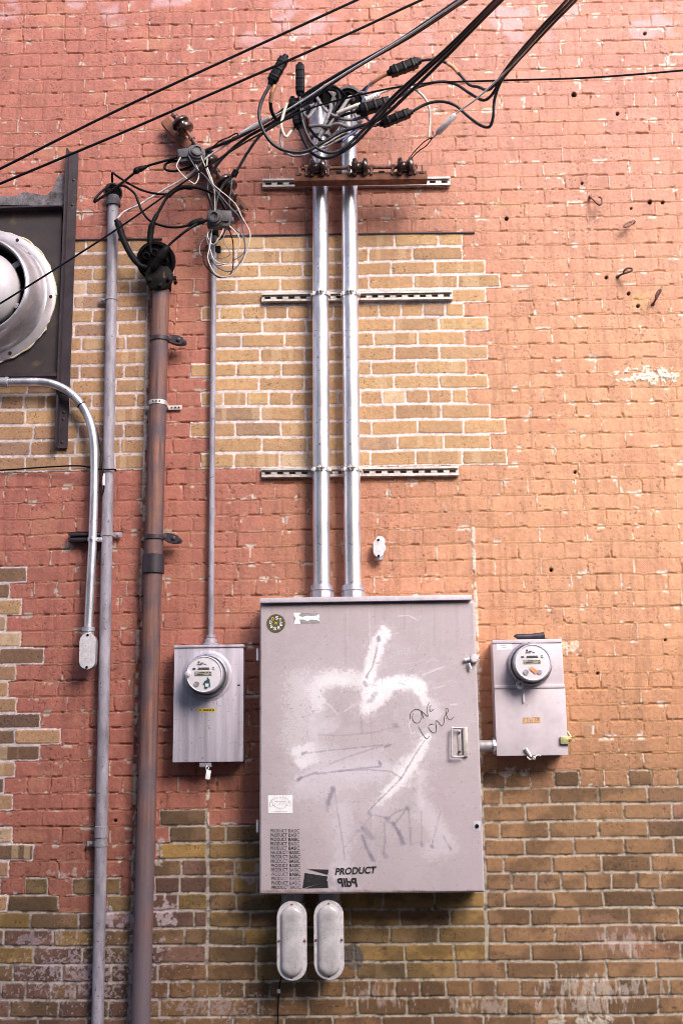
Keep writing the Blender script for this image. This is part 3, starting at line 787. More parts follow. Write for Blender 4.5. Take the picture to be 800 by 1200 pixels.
for s, w in ((1, .060), (-1, .030)):
    cb.box(p+Vector((s*(.030+w/2), .052, -.004)), (w+.012, .003, .020), .001); cb.box(p+Vector((s*.0388, .026, -.002)), (.002, .054, .0195), .0005)
cbo = cb.build('perforated_strap', M['galv2'], t)
for q in (-.014, .0, .014): cb = MB(); cb.lathe(p+Vector((q, -.0385-.0012*(q == 0), 0)), NW, [(.0035, 0), (.0035, .003), (0, .003)], 8); cb.build('strap_hole', M['hole'], cbo)
for q in (.052, .068, .084): cb = MB(); cb.lathe(p+Vector((q, .0495, -.004)), NW, [(.004, 0), (.004, .0012), (0, .0012)], 8); cb.build('strap_hole', M['hole'], cbo)
# its service head: broad black oval casting
hc = P(183, 306, .10)
mb = MB()
mb.lathe(P(188.5, 340, dm), (0, 0, 1), [(.040, 0), (.047, .002), (.047, .03), (.052, .05), (.040, .07), (0, .075)], 28)
fd = Vector((-.08, -.9, -.42)).normalized()
mb.lathe(hc-fd*.02, fd, [(0, -.05), (.05, -.045), (.08, -.02), (.086, .01), (.087, .028), (.074, .03), (.072, .02)], 44)
c2 = P(187, 326, .09); mb.lathe(c2, NW, [(.0, -.03), (.055, -.02), (.062, .0), (.060, .02), (.03, .03), (0, .032)], 30)
for q in ((176, 328), (198, 327), (188, 334)):
    mb.lathe(P(q[0], q[1], .118), NW, [(.009, 0), (.009, .008), (.004, .010), (0, .010)], 8)
mb.box(P(203, 326, .06), (.03, .012, .018), .004)
wh = mb.build('service_head', M['blackiron'], t)
mb = MB(); mb.lathe(hc-fd*.02, fd, [(.073, .012), (.073, .020), (.04, .026), (0, .026)], 36)
for q in ((172, 300), (181, 313), (182, 296), (193, 306)):
    mb.lathe(P(q[0], q[1], .118), fd, [(.016, -.01), (.018, .006), (.013, .008), (.011, 0), (0, 0)], 16)
mb.build('insulator_disc', M['blackiron'], wh)

# ---- thin conduit over the small meter box
A, B = P(251, 272, .03), P(247, 755, .03)
t = thing('thin_conduit', B, 'thin grey conduit rising from the left meter box to the telephone wires', 'conduit')
pipe_part(t, 'pipe', A, B, .0128, M['greypaint'], 20)
mb = MB(); mb.lathe(P(247.1, 744, .03), (0, 0, -1), [(.0128, 0), (.020, .001), (.020, .012), (.017, .014), (.026, .020), (.028, .034), (.036, .040), (.036, .05)], 24); mb.build('connector', M['greypaint'], t)
mb = MB(); mb.lathe(A-Vector((0, 0, .02)), (0, 0, 1), [(.0128, 0), (.019, .002), (.020, .05), (.013, .07), (0, .07)], 18)
mb.build('top_fitting', M['blackiron'], t)
mb = MB(); mb.box(A+Vector((.016, 0, -.085)), (.03, .022, .03), .005); mb.build('pipe_clip', M['blackiron'], t)

# ---- bright bent conduit coming in from the left
pb = [(-120, 450), (-60, 449), (0, 448), (40, 447.5), (62, 450), (82, 460), (97, 476), (106.5, 497), (110.5, 522), (111, 560), (109, 630), (106, 690), (103.5, 742)]
t = thing('bent_conduit', P(103, 760, .06), 'shiny galvanised conduit with a quarter bend from the left edge', 'conduit')
mb = MB(); mb.tube(path(pb, .062, 6), .0182, 24); mb.build('pipe', M['galv'], t)
mb = MB(); mb.lathe(P(-4, 448, .062), (1, 0, 0), [(.0182, 0), (.0235, .001), (.0235, .012), (.021, .014), (.021, .04), (.0235, .042), (.0235, .052), (.0182, .054)], 24); mb.build('coupling', M['zinc'], t)
mb = MB(); mb.lathe(P(95.3, 474, .062), P(97, 476, .062)-P(95, 473.5, .062), [(.0182, 0), (.0205, .0005), (.0205, .005), (.0182, .0055)], 20); mb.build('cable_tie', M['black'], t)
mb = MB(); p = P(108.8, 632, .062); mb.lathe(p+Vector((0, 0, .008)), (0, 0, -1), [(.0182, 0), (.0215, .0008), (.0215, .017), (.0182, .018)], 24)
mb.box(p+Vector((.028, .006, -.002)), (.022, .02, .018), .002); mb.box(p+Vector((0, -.024, 0)), (.012, .010, .012), .002)
mb.build('strut_clamp', M['galv'], t)
def oval(c, w, h, n=14):
    """stadium outline in the wall plane, w across, h tall"""
    r = w/2; s = h/2-r; out = []
    for k in range(n+1):
        a = math.pi*k/n; out.append(Vector((c[0]+r*math.cos(a), c[1], c[2]+s+r*math.sin(a))))
    for k in range(n+1):
        a = math.pi+math.pi*k/n; out.append(Vector((c[0]+r*math.cos(a), c[1], c[2]-s+r*math.sin(a))))
    return out
def conduit_body(o, cx, cy, w, h, dfront, mb_m, cov_m, screws=2, bulge=False, depth=.05):
    c = P(cx, cy, dfront)
    base = c+Vector((0, depth, 0))
    bd = MB(); bd.prism(oval(base, w*.96, h*.98), NW, depth-.006, .004); body = bd.build('body', mb_m, o)
    cv = MB(); cv.prism(oval(c+Vector((0, .006, 0)), w, h), NW, .006, .002)
    if bulge:
        cv0 = cv; cv = MB()
        n0 = [oval(c+Vector((0, -q*.021+.002, 0)), w*s_, h-w*(1-s_)) for q, s_ in ((0, .74), (.25, .735), (.55, .69), (.8, .58), (.95, .40), (1., .18))]
        bmv = [[cv.bm.verts.new(v) for v in r_] for r_ in n0]
        for A_, B_ in zip(bmv, bmv[1:]):
            m_ = len(A_)
            for k in range(m_): cv.bm.faces.new((A_[k], A_[(k+1) % m_], B_[(k+1) % m_], B_[k]))
        cv.bm.faces.new(bmv[-1]); dome_ = cv; cv = cv0
    else:
        cv.prism([Vector((c[0]+sx*w*.16, c[1]+.001, c[2]+sz*h*.2)) for sx, sz in ((-1, -1), (1, -1), (1, 1), (-1, 1))], NW, .0022, .001)
    co = cv.build('cover', cov_m, o)
    if bulge: dome_.build('dome', M['dome'], co)
    off = (h/2-w*.13)
    sp_ = [(0, off), (0, -off)] + ([(-w*.43, 0), (w*.43, 0)] if screws == 4 else [])
    for sx, sz in sp_: sc = MB(); sc.lathe(c+Vector((sx, .001, sz)), NW, [(.0052, 0), (.0052, .0045), (.003, .006), (0, .006)], 10); sc.build('screw', M['rust' if screws == 4 else 'blackiron'], co)
    return c
conduit_body(t, 102.5, 763, .066, .150, .105, M['lensgrey'], M['cover'])
mb = MB(); mb.lathe(P(103.7, 735, .062), (0, 0, -1), [(.0182, 0), (.027, .001), (.027, .018), (.023, .02), (.025, .06)], 24); mb.build('connector', M['zinc'], t)

# small strut stub behind it
o = thing('strut_bracket', P(99, 632, 0), 'short dark strut stub on the wall under the bent conduit', 'bracket')
mb = MB(); a, b = P(83, 631, .0), P(120, 631, .0)
for dz_ in (.019, -.019): mb.bx((a.x, -.040, a.z+dz_-.0015), (b.x, -.001, a.z+dz_+.0015), .0008)
mb.bx((a.x, -.006, a.z-.0175), (b.x, -.003, a.z+.0175), .0008)
for s in (1, -1): mb.bx((a.x, -.040, a.z+s*.010-.005), (b.x, -.0375, a.z+s*.010+.005), .0006)
mb.build('channel', M['steelpaint'], o)

# loose tie cable round the mast
def cable(name, px, r, m, label, d=None, cat='cable', group=None, n=8, seg=8, wob=0.):
    mb = MB(); mb.tube(path(px, d, n), r, seg, wob=wob)
    return tag(mb.build(name, m), label, cat, group)
o = cable('tie_cable', [(-60, 552, .012), (0, 551, .012), (60, 547, .03), (95, 546, .05), (118, 550, .068), (134, 550, .06), (136, 552, .03)], .0035, M['black'], 'thin black cable strung from the left edge to the grey mast')
o = cable('coax_cable', [(60, 452, .03), (85, 462, .025), (105, 485, .02), (116, 515, .03), (120, 545, .07), (122, 570, .07), (119, 582, .07)], .0040, M['black'], 'short black coax hanging beside the bent conduit with a silver connector')
mb = MB(); mb.tube([P(122, 555, .07), P(121.4, 569, .07)], .0068, 10); mb.build('connector', M['alu'], o)

# =================================================================== MAIN CABINET
DB = .19
fr = dict(x0=P(304.3, 880, DB).x, x1=P(562, 880, DB).x, z0=P(430, 1047, DB).z, z1=P(430, 706.5, DB).z)
t = thing('electrical_cabinet', ((fr['x0']+fr['x1'])/2, 0, fr['z0']), 'big mauve-grey steel electrical cabinet covered in scrubbed graffiti', 'cabinet')
mb = MB(); mb.bx((fr['x0']+.004, -DB+.014, fr['z0']+.002), (fr['x1']-.004, .002, fr['z1']+.004), .003); body = mb.build('body', M['cabside'], t)
mb = MB(); mb.bx((fr['x0']+.001, -DB-.022, fr['z1']+.004), (fr['x1']-.014, .0, fr['z1']+.024), .0025); mb.build('drip_rim', M['cabrim'], t)
for y in (767, 968):
    mb = MB(); q = P(303, y, DB-.03); mb.tube([q+Vector((-.004, 0, -.024)), q+Vector((-.004, 0, .024))], .006, 10); mb.build('hinge', M['cabrim'], t)
# door: a fine sheet whose paint carries the scrubbed graffiti
dx0, dx1, dz0, dz1 = fr['x0'], fr['x1'], fr['z0'], fr['z1']-.001
du = np.arange(dx0, dx1+.001, .0022); dv = np.arange(dz0, dz1+.001, .0022)
U, V = np.meshgrid(du, dv); dpx, dpy = proj(U, V, -DB)
DC = np.ones(U.shape+(3,), np.float32)*np.array([.45, .375, .402], np.float32)
n1 = fbm(U*5, V*5, 201, 4); n2 = fbm(U*40, V*40, 205, 3); n3 = vnoise(U*200, V*200, 209)
DC *= (1+(n1-.5)*.14+(n2-.5)*.07+(n3-.5)*.06)[..., None]
def seg_dist(pts, dpx, dpy):
    dmin = np.full(dpx.shape, 1e9, np.float32)
    for (xa, ya), (xb, yb) in zip(pts, pts[1:]):
        ax_, ay_ = xb-xa, yb-ya; L2 = ax_*ax_+ay_*ay_+1e-6
        tt = np.clip(((dpx-xa)*ax_+(dpy-ya)*ay_)/L2, 0, 1)
        dmin = np.minimum(dmin, np.hypot(dpx-xa-tt*ax_, dpy-ya-tt*ay_))
    return dmin
def smear(pts, w, soft, colr, amt, grain=.0, seed=1, gs=60):
    global DC
    m_ = w+soft*2+2
    a_ = P(min(q[0] for q in pts)-m_, min(q[1] for q in pts)-m_, DB); b_ = P(max(q[0] for q in pts)+m_, max(q[1] for q in pts)+m_, DB)
    s_ = np.s_[np.searchsorted(dv, b_.z):np.searchsorted(dv, a_.z), np.searchsorted(du, a_.x):np.searchsorted(du, b_.x)]
    dd = seg_dist(pts, dpx[s_], dpy[s_]) + (fbm(U[s_]*gs, V[s_]*gs, seed+300, 4)-.5)*soft*1.6
    a = sst(w+soft, max(0, w-soft*.5), dd)*amt
    if grain:
        nz_ = sst(.28, .72, .55*fbm(U[s_]*gs*1.7, V[s_]*gs*1.7, seed+400, 3)+.45*vnoise(U[s_]*260, V[s_]*190, seed+401))
        g_ = min(.85, grain*1.5); a = a*(1-g_) + g_*amt*sst(-.10, .22, a/amt-nz_*.9)
    DC[s_] = DC[s_]*(1-a[..., None])+np.array(colr)*a[..., None]
Wc = (.84, .79, .83); Wl = (.66, .59, .645); Gy = (.24, .205, .26)
# broad haze of rubbed paint
for pts_, w_, s_, am in (([(365, 800), (350, 850), (345, 900), (370, 910)], 12, 22, .20), ([(375, 790), (440, 790), (490, 800), (520, 840)], 30, 40, .16), ([(390, 880), (470, 890), (440, 930), (390, 940)], 30, 40, .20),
                         ([(460, 960), (510, 990), (470, 1010)], 20, 26, .15), ([(395, 930), (395, 1040)], 14, 20, .22), ([(330, 800), (320, 860)], 10, 20, .12)):
    smear(pts_, w_, s_, Wl, am, .35, int(w_+s_), 30)
for i_, (pts_, am) in enumerate((([(450, 742), (438, 770), (433, 800), (428, 832)], .42), ([(370, 850), (368, 812), (380, 796), (405, 792), (428, 800)], .45), ([(430, 820), (450, 805), (470, 798), (490, 806), (503, 830)], .5),
        ([(352, 885), (375, 880), (385, 892)], .45), ([(352, 915), (385, 905), (440, 904), (470, 905)], .38), ([(498, 866), (480, 898), (455, 930), (440, 945)], .45), ([(494, 905), (493, 940), (505, 960), (520, 985)], .3), ([(375, 840), (372, 870), (380, 900)], .3))):
    smear(pts_, 7, 14, Wl, am*.8, .5, 640+i_, 60)
# the heart-shaped white scrub
smear([(450, 742), (443, 752), (438, 770), (433, 792)], 6.5, 4, Wc, .88, .30, 3)
smear([(433, 792), (430, 810), (428, 832)], 5, 4, Wc, .75, .35, 4)
smear([(372, 825), (368, 808), (376, 797), (392, 793), (408, 794), (425, 800)], 7, 6, Wc, .62, .35, 5, 80)
smear([(378, 803), (392, 796), (402, 799)], 5, 5, Wc, .5, .4, 6)
smear([(436, 815), (450, 803), (468, 799), (482, 800), (492, 806)], 7, 4.5, Wc, .95, .15, 7)
smear([(432, 828), (445, 820), (455, 812)], 5, 4, Wc, .80, .3, 8)
smear([(486, 802), (494, 812), (499, 822)], 3.5, 3, Wc, .75, .3, 9)
smear([(505, 826), (510, 838)], 6, 5, Wl, .6, .4, 10)
smear([(368, 825), (367, 850), (370, 875), (373, 905)], 3, 4, Wl, .45, .4, 11)
smear([(350, 882), (362, 878), (366, 888), (352, 893)], 6, 5, Wc, .75, .35, 12)
smear([(372, 856), (388, 851)], 6, 6, Wl, .5, .4, 13)
smear([(352, 915), (366, 905), (385, 905), (410, 906), (440, 903), (468, 902)], 5, 5, Wl, .55, .45, 14)
smear([(383, 901), (420, 896), (452, 895)], 4, 4, Wl, .45, .4, 15)
smear([(498, 866), (490, 884), (478, 900), (468, 915), (455, 928)], 5, 4, Wc, .85, .3, 16)
smear([(478, 898), (470, 910)], 9, 7, Wc, .55, .4, 17)
smear([(446, 940), (458, 924)], 4, 4, Wc, .6, .4, 18)
smear([(494, 905), (492, 925), (492, 942)], 3, 5, Wl, .55, .4, 19)
smear([(497, 950), (512, 970), (524, 992), (505, 995)], 9, 9, Wl, .42, .4, 20)
smear([(348, 800), (350, 845), (345, 870)], 9, 14, Wc, .26, .8, 21, 140)
smear([(362, 790), (358, 815)], 5, 8, Wl, .4, .8, 23, 110)
smear([(440, 905), (400, 915), (370, 925), (350, 925)], 9, 9, Wl, .5, .7, 24, 90)
smear([(372, 880), (400, 890), (440, 886)], 9, 8, Wl, .4, .7, 25, 90)
smear([(400, 950), (402, 990), (398, 1035)], 8, 8, Wl, .5, .4, 22)
for pts_, w_ in (([(378, 821), (388, 828), (396, 838)], .7), ([(403, 834), (415, 825)], .6), ([(495, 791), (520, 781)], .8), ([(512, 806), (521, 803)], .5), ([(528, 826), (535, 825)], .7),
                 ([(483, 837), (479, 850), (482, 860), (486, 858)], .5), ([(466, 722), (478, 721), (490, 727)], .6), ([(478, 760), (476, 768)], .4),
                 ([(466, 760), (466.5, 767)], .3), ([(470, 759), (470.5, 766.5)], .3), ([(466, 763.5), (470, 763)], .3), ([(476, 759.5), (473, 760), (473.5, 766), (477, 765.5)], .3), ([(473.5, 763), (476, 762.7)], .3), ([(482, 758.5), (479, 759), (479.5, 765.5), (483, 765)], .3), ([(479.3, 762.3), (482, 762)], .3), ([(485, 758), (485.5, 765), (489, 764)], .3), ([(492, 755), (491.5, 761)], .35), ([(491.3, 763.5), (491.5, 764.6)], .4),
                 ([(470, 778), (480, 777), (489, 776), (497, 772), (500, 776), (506, 772), (513, 775)], .35), ([(500, 786), (510, 783), (517, 785), (526, 781)], .35), ([(520, 800), (530, 797), (536, 800)], .35)):
    smear(pts_, w_, .5, (.66, .61, .63), .75 if w_ > .45 else .4, .3, int(pts_[0][0]))
# drips and shadows of old grey spray
for pts_, w_, am in (([(443.5, 748), (441, 762), (436, 782), (429, 793)], .55, .6), ([(371, 907), (395, 904), (420, 901), (446, 898)], .8, .55), ([(356, 883), (400, 878), (448, 873)], .7, .5), ([(385, 896), (410, 886), (447, 874)], .7, .4),
                     ([(372, 861), (400, 862), (440, 858), (465, 851)], .6, .35), ([(350, 913), (362, 908), (372, 905)], .8, .6), ([(388, 904), (430, 902), (458, 904), (470, 912)], .5, .5), ([(497, 868), (484, 888), (470, 912), (452, 930), (432, 950)], .7, .6),
                     ([(423, 838), (424, 860)], .8, .4), ([(392, 925), (396, 955), (401, 985), (404, 1008)], .6, .45), ([(452, 962), (462, 966), (476, 948)], .9, .5), ([(478, 946), (480, 970), (481, 990)], .9, .55), ([(493, 950), (494, 990)], .8, .45),
                     ([(516, 950), (507, 985), (506, 992)], .6, .45), ([(519, 980), (528, 995)], .9, .5), ([(450, 965), (451, 985), (449, 1000)], 1.3, .5), ([(437, 955), (455, 959), (463, 952), (477, 947)], .8, .5), ([(420, 975), (436, 955)], .7, .4),
                     ([(405, 992), (425, 965)], .4, .4)):
    smear(pts_, w_*.8, 1.0, Gy, am*.9, .45, int(pts_[0][1]), 90)
    if len(pts_) > 2: smear(pts_[1:], w_*1.2, 1.2, Gy, am*.4, .5, int(pts_[0][1])+1, 90)
for pts_, w_, s_, am in (([(443, 747), (443.5, 750)], 2.4, 1.5, .75), ([(427, 800), (429, 803)], 2, 1.5, .6), ([(429, 794), (430, 794)], 1.2, 1, .5), ([(433, 822), (440, 813)], 2.4, 2.2, .4), ([(354, 883), (358, 881)], 1.6, 1.3, .7), ([(349, 914), (353, 911)], 1.8, 1.3, .8),
                         ([(451, 875), (457, 873)], 1.8, 1.2, .8), ([(444, 893), (446, 895)], 1.7, 1.2, .8), ([(458, 890), (459, 891)], 1.4, 1.1, .5), ([(462, 850), (465, 852)], 2, 1.5, .5), ([(390, 924), (385, 940), (383, 950)], 2.2, 2.2, .6),
                         ([(424, 980), (430, 995), (436, 1006)], 1.6, 1.6, .7), ([(434, 1003), (438, 1008)], 2.2, 1.5, .85), ([(428, 972), (436, 982)], 3, 2.5, .5), ([(461, 965), (468, 978), (473, 988)], 2.2, 1.3, .75), ([(468, 975), (470, 988)], 2.5, 2, .55),
                         ([(452, 958), (455, 960)], 2.4, 1.8, .7), ([(476, 946), (478, 948)], 1.8, 1.3, .7), ([(432, 953), (434, 955)], 2, 1.5, .6), ([(450, 1000), (452, 1003)], 2.6, 1.8, .5), ([(493, 989), (494, 991)], 1.6, 1.2, .6), ([(505, 991), (507, 993)], 1.6, 1.2, .6), ([(527, 994), (528, 996)], 1.6, 1.2, .6),
                         ([(424, 970), (425, 972)], 1.6, 1.2, .7), ([(385, 1032), (400, 1040)], 4, 4, .4)):
    smear(pts_, w_*.75, s_*1.2, Gy, am, .35, int(pts_[0][0]*3), 80)
    if len(pts_) == 3: smear(pts_[:2], w_*.5, s_*1.5, Gy, am*.7, .4, int(pts_[0][0]*3)+1, 80)
smear([(497, 936), (510, 928), (523, 938), (524, 950), (512, 952)], .4, .5, (.52, .30, .36), .5, .3, 77)
smear([(305, 1045), (565, 1045)], 1.2, 1.2, (.30, .22, .20), .4, .5, 91)
for k_ in range(26):
    x_ = random.uniform(308, 556); L_ = random.uniform(15, 70); smear([(x_, 709), (x_+random.uniform(-1, 1), 709+L_)], random.uniform(.6, 2.2), 1.6, random.choice([(.33, .26, .28), (.52, .45, .48)]), random.uniform(.12, .28), .5, 500+k_, 40)
for k_ in range(16):
    x_ = random.uniform(306, 562); smear([(x_, 1044), (x_+random.uniform(4, 14), 1045)], random.uniform(.4, 1.3), 1.2, (.26, .14, .10), random.uniform(.3, .6), .5, 540+k_, 70)
for k_ in range(14):
    y_ = random.uniform(720, 1040); smear([(563.5 if k_ % 2 else 305.5, y_), (563.5 if k_ % 2 else 305.5, y_+random.uniform(4, 20))], .6, .9, (.25, .17, .15), random.uniform(.25, .5), .4, 560+k_, 70)
for k_ in range(30):
    x_, y_ = random.uniform(310, 556), random.uniform(715, 1040); a_r = random.uniform(-.6, .6); L_ = random.uniform(3, 16)
    smear([(x_, y_), (x_+L_*math.cos(a_r), y_+L_*math.sin(a_r))], .25, .4, random.choice([(.62, .56, .58), (.25, .2, .22)]), random.uniform(.25, .5), .3, 580+k_, 60)
smear([(310, 712), (550, 712)], 3, 5, (.36, .28, .28), .25, .5, 610, 20)
sc_m = sst(.82, .86, n3)*sst(.55, .65, n2)*.5
DC = DC*(1-sc_m[..., None]) + np.array([.22, .18, .19])*sc_m[..., None]
DY = -DB + (fbm(U*3, V*3, 231, 2)-.5)*.0022 + (fbm(U*11, V*11, 235, 2)-.5)*.0006
ed = np.minimum(np.minimum(U-dx0, dx1-U), np.minimum(V-dz0, dz1-V)); DY = DY + (1-sst(0, .006, ed))*.006
m_door = attr_mat('scrubbed_door_paint', .45, .10, 600, .05)
me = grid_mesh('door', U-t.location.x, DY-t.location.y, V-t.location.z, DC, m_door, np.full(U.shape, .46, np.float32))
door = bpy.data.objects.new('door', me); COL.objects.link(door); door.parent = t
mb = MB(); mb.bx((dx0+.001, -DB+.012, dz0+.001), (dx1-.001, -DB+.0045, dz1-.001), .0005); mb.build('door_core', M['cabside'], door)
# handle
mb = MB()
H1 = [(543, 853.5), (531, 853), (529.2, 855), (529.2, 884), (531, 886.5), (543, 886.5)]
mb.tube(catmull([P(x, y, DB+.022) for x, y in H1], 4), .0038, 10)
a, b = P(541.5, 888, DB), P(547.5, 851, DB); mb.bx((a.x+.004, -DB-.014, a.z+.004), (b.x-.002, -DB+.002, b.z-.004), .003)
a, b = P(536.5, 885, DB), P(539.5, 856, DB); mb.bx((a.x, -DB-.005, a.z), (b.x, -DB+.002, b.z), .002)
hd = mb.build('handle', M['galv2'], door)
for q in ((538, 859), (538, 881)): mb = MB(); mb.lathe(P(q[0], q[1], DB+.008), NW, [(.004, 0), (.004, .003), (0, .004)], 8); mb.build('rivet', M['blackiron'], hd)
# lock at the edge of the door
mb = MB(); q = P(555.5, 771.5, DB+.02); mb.lathe(q+Vector((0, .02, 0)), NW, [(.010, 0), (.017, .003), (.018, .018), (.014, .024), (0, .026)], 24)
a = P(544, 773.5, DB+.012); b = P(553, 771.5, DB+.012); mb.tube([a, b], .007, 10)
lk = mb.build('barrel_lock', M['cover'], door)
mb = MB(); mb.tube([P(549, 777, DB+.015), P(551.5, 784, DB+.015)], .0048, 8); mb.build('key_tag', M['cover'], lk)
mb = MB(); q = P(558.5, 968, DB); mb.box(q+Vector((0, -.0008, 0)), (.030, .0012, .036), .0004); pl = mb.build('patch_label', M['cabrim'], door)
mb = MB(); mb.lathe(q+Vector((0, -.0014, 0)), NW, [(.008, 0), (.008, .004), (.003, .006), (0, .006)], 7); mb.build('screw', M['blackiron'], pl)

# ---- writing and stickers on the door (thin real paint / vinyl just proud of the sheet)
FONT = bpy.data.fonts[0] if bpy.data.fonts else None
def text_part(name, s, px, py, d, hpx, m, parent, wpx=None, mirror=False, shear=0., rot=0., bold=0.0):
    cu = bpy.data.curves.new('t', 'FONT'); cu.body = s; cu.size = 1; cu.extrude = 0.0; cu.offset = bold; cu.shear = shear
    ob = bpy.data.objects.new('t', cu); COL.objects.link(ob)
    bpy.context.view_layer.update()
    me_ = bpy.data.meshes.new_from_object(ob.evaluated_get(bpy.context.evaluated_depsgraph_get()))
    bpy.data.objects.remove(ob); bpy.data.curves.remove(cu)
    v = np.empty(len(me_.vertices)*3, np.float32); me_.vertices.foreach_get('co', v); v = v.reshape(-1, 3)
    v[:, :2] -= v[:, :2].min(0); hh_ = v[:, 1].max(); ww_ = v[:, 0].max()
    k_ = (P(px, py-hpx, d)-P(px, py, d)).length/hh_
    kx = k_ if wpx is None else (P(px+wpx, py, d)-P(px, py, d)).length/ww_
    x_ = v[:, 0]*kx; y_ = v[:, 1]*k_
    if mirror: x_ = ww_*kx-x_
    ca, sa = math.cos(rot), math.sin(rot)
    p0 = P(px, py, d)
    w_ = np.stack([p0.x+x_*ca-y_*sa, np.full_like(x_, p0.y), p0.z+x_*sa+y_*ca], -1)
    loc = parent_loc(parent) if parent else Vector((0, 0, 0))
    w_ -= np.array(loc)
    me_.vertices.foreach_set('co', w_.astype(np.float32).reshape(-1)); me_.update()
    me_.materials.clear(); me_.materials.append(m); me_.name = name
    o_ = bpy.data.objects.new(name, me_); COL.objects.link(o_); o_.parent = parent
    return o_
DT = DB+.0019
def join_text(name, specs, m, parent):
    obs = [text_part(name, *s[:3], DT, *s[3:4], m, parent, **s[4]) for s in specs]
    bm = bmesh.new()
    for ob in obs: bm.from_mesh(ob.data)
    me_ = obs[0].data.copy(); bm.to_mesh(me_); bm.free()
    for ob in obs: bpy.data.objects.remove(ob)
    o_ = bpy.data.objects.new(name, me_); COL.objects.link(o_); o_.parent = parent
    return o_
rows = []
for k in range(14):
    y = 975.5 + k*5.1; x = 316.8 + k*.12 + random.uniform(-.3, .3)
    rows.append(('PRODUCT', x, y, 3.9, dict(wpx=19.5, bold=.012 if random.random() < .6 else -.004)))
    rows.append(('BASIC', x+21.3, y, 3.9, dict(wpx=12.8, bold=.016 if random.random() < .7 else -.004)))
join_text('stencilled_rows', rows, M['ink3'], door)
join_text('stencil_lettering', [('PRODUCT', 392.5, 1025.5, 8.2, dict(wpx=49, shear=.22, bold=.03, rot=.035)), ('PdlP', 395, 1039.5, 10.5, dict(wpx=24, mirror=True, shear=.18, bold=.035))], M['ink2'], door)
mb = MB()
for poly in ([(357, 1023), (384, 1027), (382.5, 1033), (354.5, 1041)], [(361, 1018.5), (385, 1019), (384, 1025)], [(358, 1041), (384, 1032), (384.5, 1040.5)]):
    mb.prism([P(x, y, DB+.0010) for x, y in poly], NW, .0008)
mb.build('stencil_emblem', M['ink2'], door, smooth=False)
def marker(name, strokes, r, m, parent, d=DB+.0013):
    mb = MB()
    for s in strokes: mb.tube(catmull([P(x, y, d) for x, y in s], 5), r, 6)
    return mb.build(name, m, parent)
z4 = lambda L_: [(460+x/7.27, 810+y/7.27) for x, y in L_]
marker('handwriting', [z4(s) for s in ([(150, 240), (150, 190), (190, 155), (235, 165), (245, 215), (225, 265), (185, 265), (165, 220), (175, 190)], [(240, 165), (265, 235)], [(240, 165), (285, 205), (300, 210), (290, 150), (310, 95)],
        [(310, 145), (325, 120)], [(315, 165), (325, 150)], [(312, 150), (320, 175), (350, 150)], [(222, 308), (255, 365), (290, 405), (312, 380)], [(345, 280), (315, 285), (305, 310), (330, 345), (355, 355), (372, 335), (365, 255), (385, 260), (415, 295), (435, 265), (440, 215), (470, 175), (465, 145), (450, 155), (462, 215), (490, 245), (520, 215)], [(452, 232), (462, 238)])], .0011, M['ink'], door)
# round letter sticker
ctr = (323.3, 730.5)
mb = MB(); mb.lathe(P(*ctr, DB+.0005), NW, [(.0375, 0), (.0375, .0007), (0, .0007)], 40); rs = mb.build('round_sticker', M['olivelabel'], door)
for i, ch in enumerate('STERSSDO'):
    a = math.radians(80-i*45); x = ctr[0]+6.3*math.cos(a); y = ctr[1]-6.3*math.sin(a)
    text_part('letter', ch, x-1.5, y+1.8, DB+.0018, 3.9, M['white'] if i != 7 else M['yellow'], rs, wpx=3.1, bold=.02)
text_part('letter', 'W', ctr[0]-1.7, ctr[1]+1.7, DB+.0018, 3.4, M['yellow'], rs, wpx=3.4, bold=.02)
# torn label
mb = MB(); mb.prism([P(x, y, DB+.0004) for x, y in [(344.3, 718.5), (353, 718), (374, 718.5), (374.5, 730.5), (344.5, 731)]], NW, .0005); tl = mb.build('torn_label', M['lensgrey'], door)
mb = MB(); mb.prism([P(x, y, DB+.0012) for x, y in [(344, 718), (352.5, 718), (350, 721.5), (354, 723), (360, 721.5), (367, 722), (372, 721), (373, 719), (374.5, 722), (373.5, 725), (375, 728.5), (371, 726.5), (364, 726), (360.5, 728), (356, 726), (351, 726), (352, 731), (344.5, 731), (345.5, 727), (346.5, 724.5), (344.5, 722)]], NW, .0005)
mb.build('white_remnant', M['white'], tl)
# white emblem sticker
mb = MB(); mb.prism([P(x, y, DB+.0004) for x, y in ((314, 932), (342.8, 931.8), (343, 953), (314.2, 953.2))], NW, .0007, .0003); ws = mb.build('emblem_sticker', M['white'], door)
mb = MB(); zc_ = lambda x, y: P(305+x/16, 920+y/16, DB+.0015)
for k in range(9):
    a = math.radians(160-k*17.5); c_ = (372+180*math.cos(a), 330-100*math.sin(a))
    mb.tube([zc_(c_[0]-12, c_[1]+18), zc_(c_[0]+2, c_[1]-18), zc_(c_[0]+14, c_[1]+14)], .0008, 5)
for k in range(7):
    a = math.radians(200+k*23); c_ = (372+125*math.cos(a), 345-95*math.sin(a))
    mb.tube([zc_(c_[0]-14, c_[1]-10), zc_(c_[0]+12, c_[1]), zc_(c_[0]-4, c_[1]+16)], .0009, 5)
for s in ([(180, 330), (180, 400), (240, 385), (235, 330), (180, 330)], [(565, 330), (570, 400), (505, 385), (510, 330), (565, 330)], [(265, 310), (480, 310)], [(320, 320), (320, 375), (345, 372)], [(370, 330), (375, 372)], [(405, 335), (420, 360), (440, 335)], [(270, 340), (268, 380)], [(470, 340), (478, 380)]):
    mb.tube([zc_(*q) for q in s], .0008, 5)
for x in range(250, 510, 38): mb.tube([zc_(x, 492), zc_(x+24, 492)], .0006, 5)
mb.build('emblem_print', M['inkfaint'], ws)

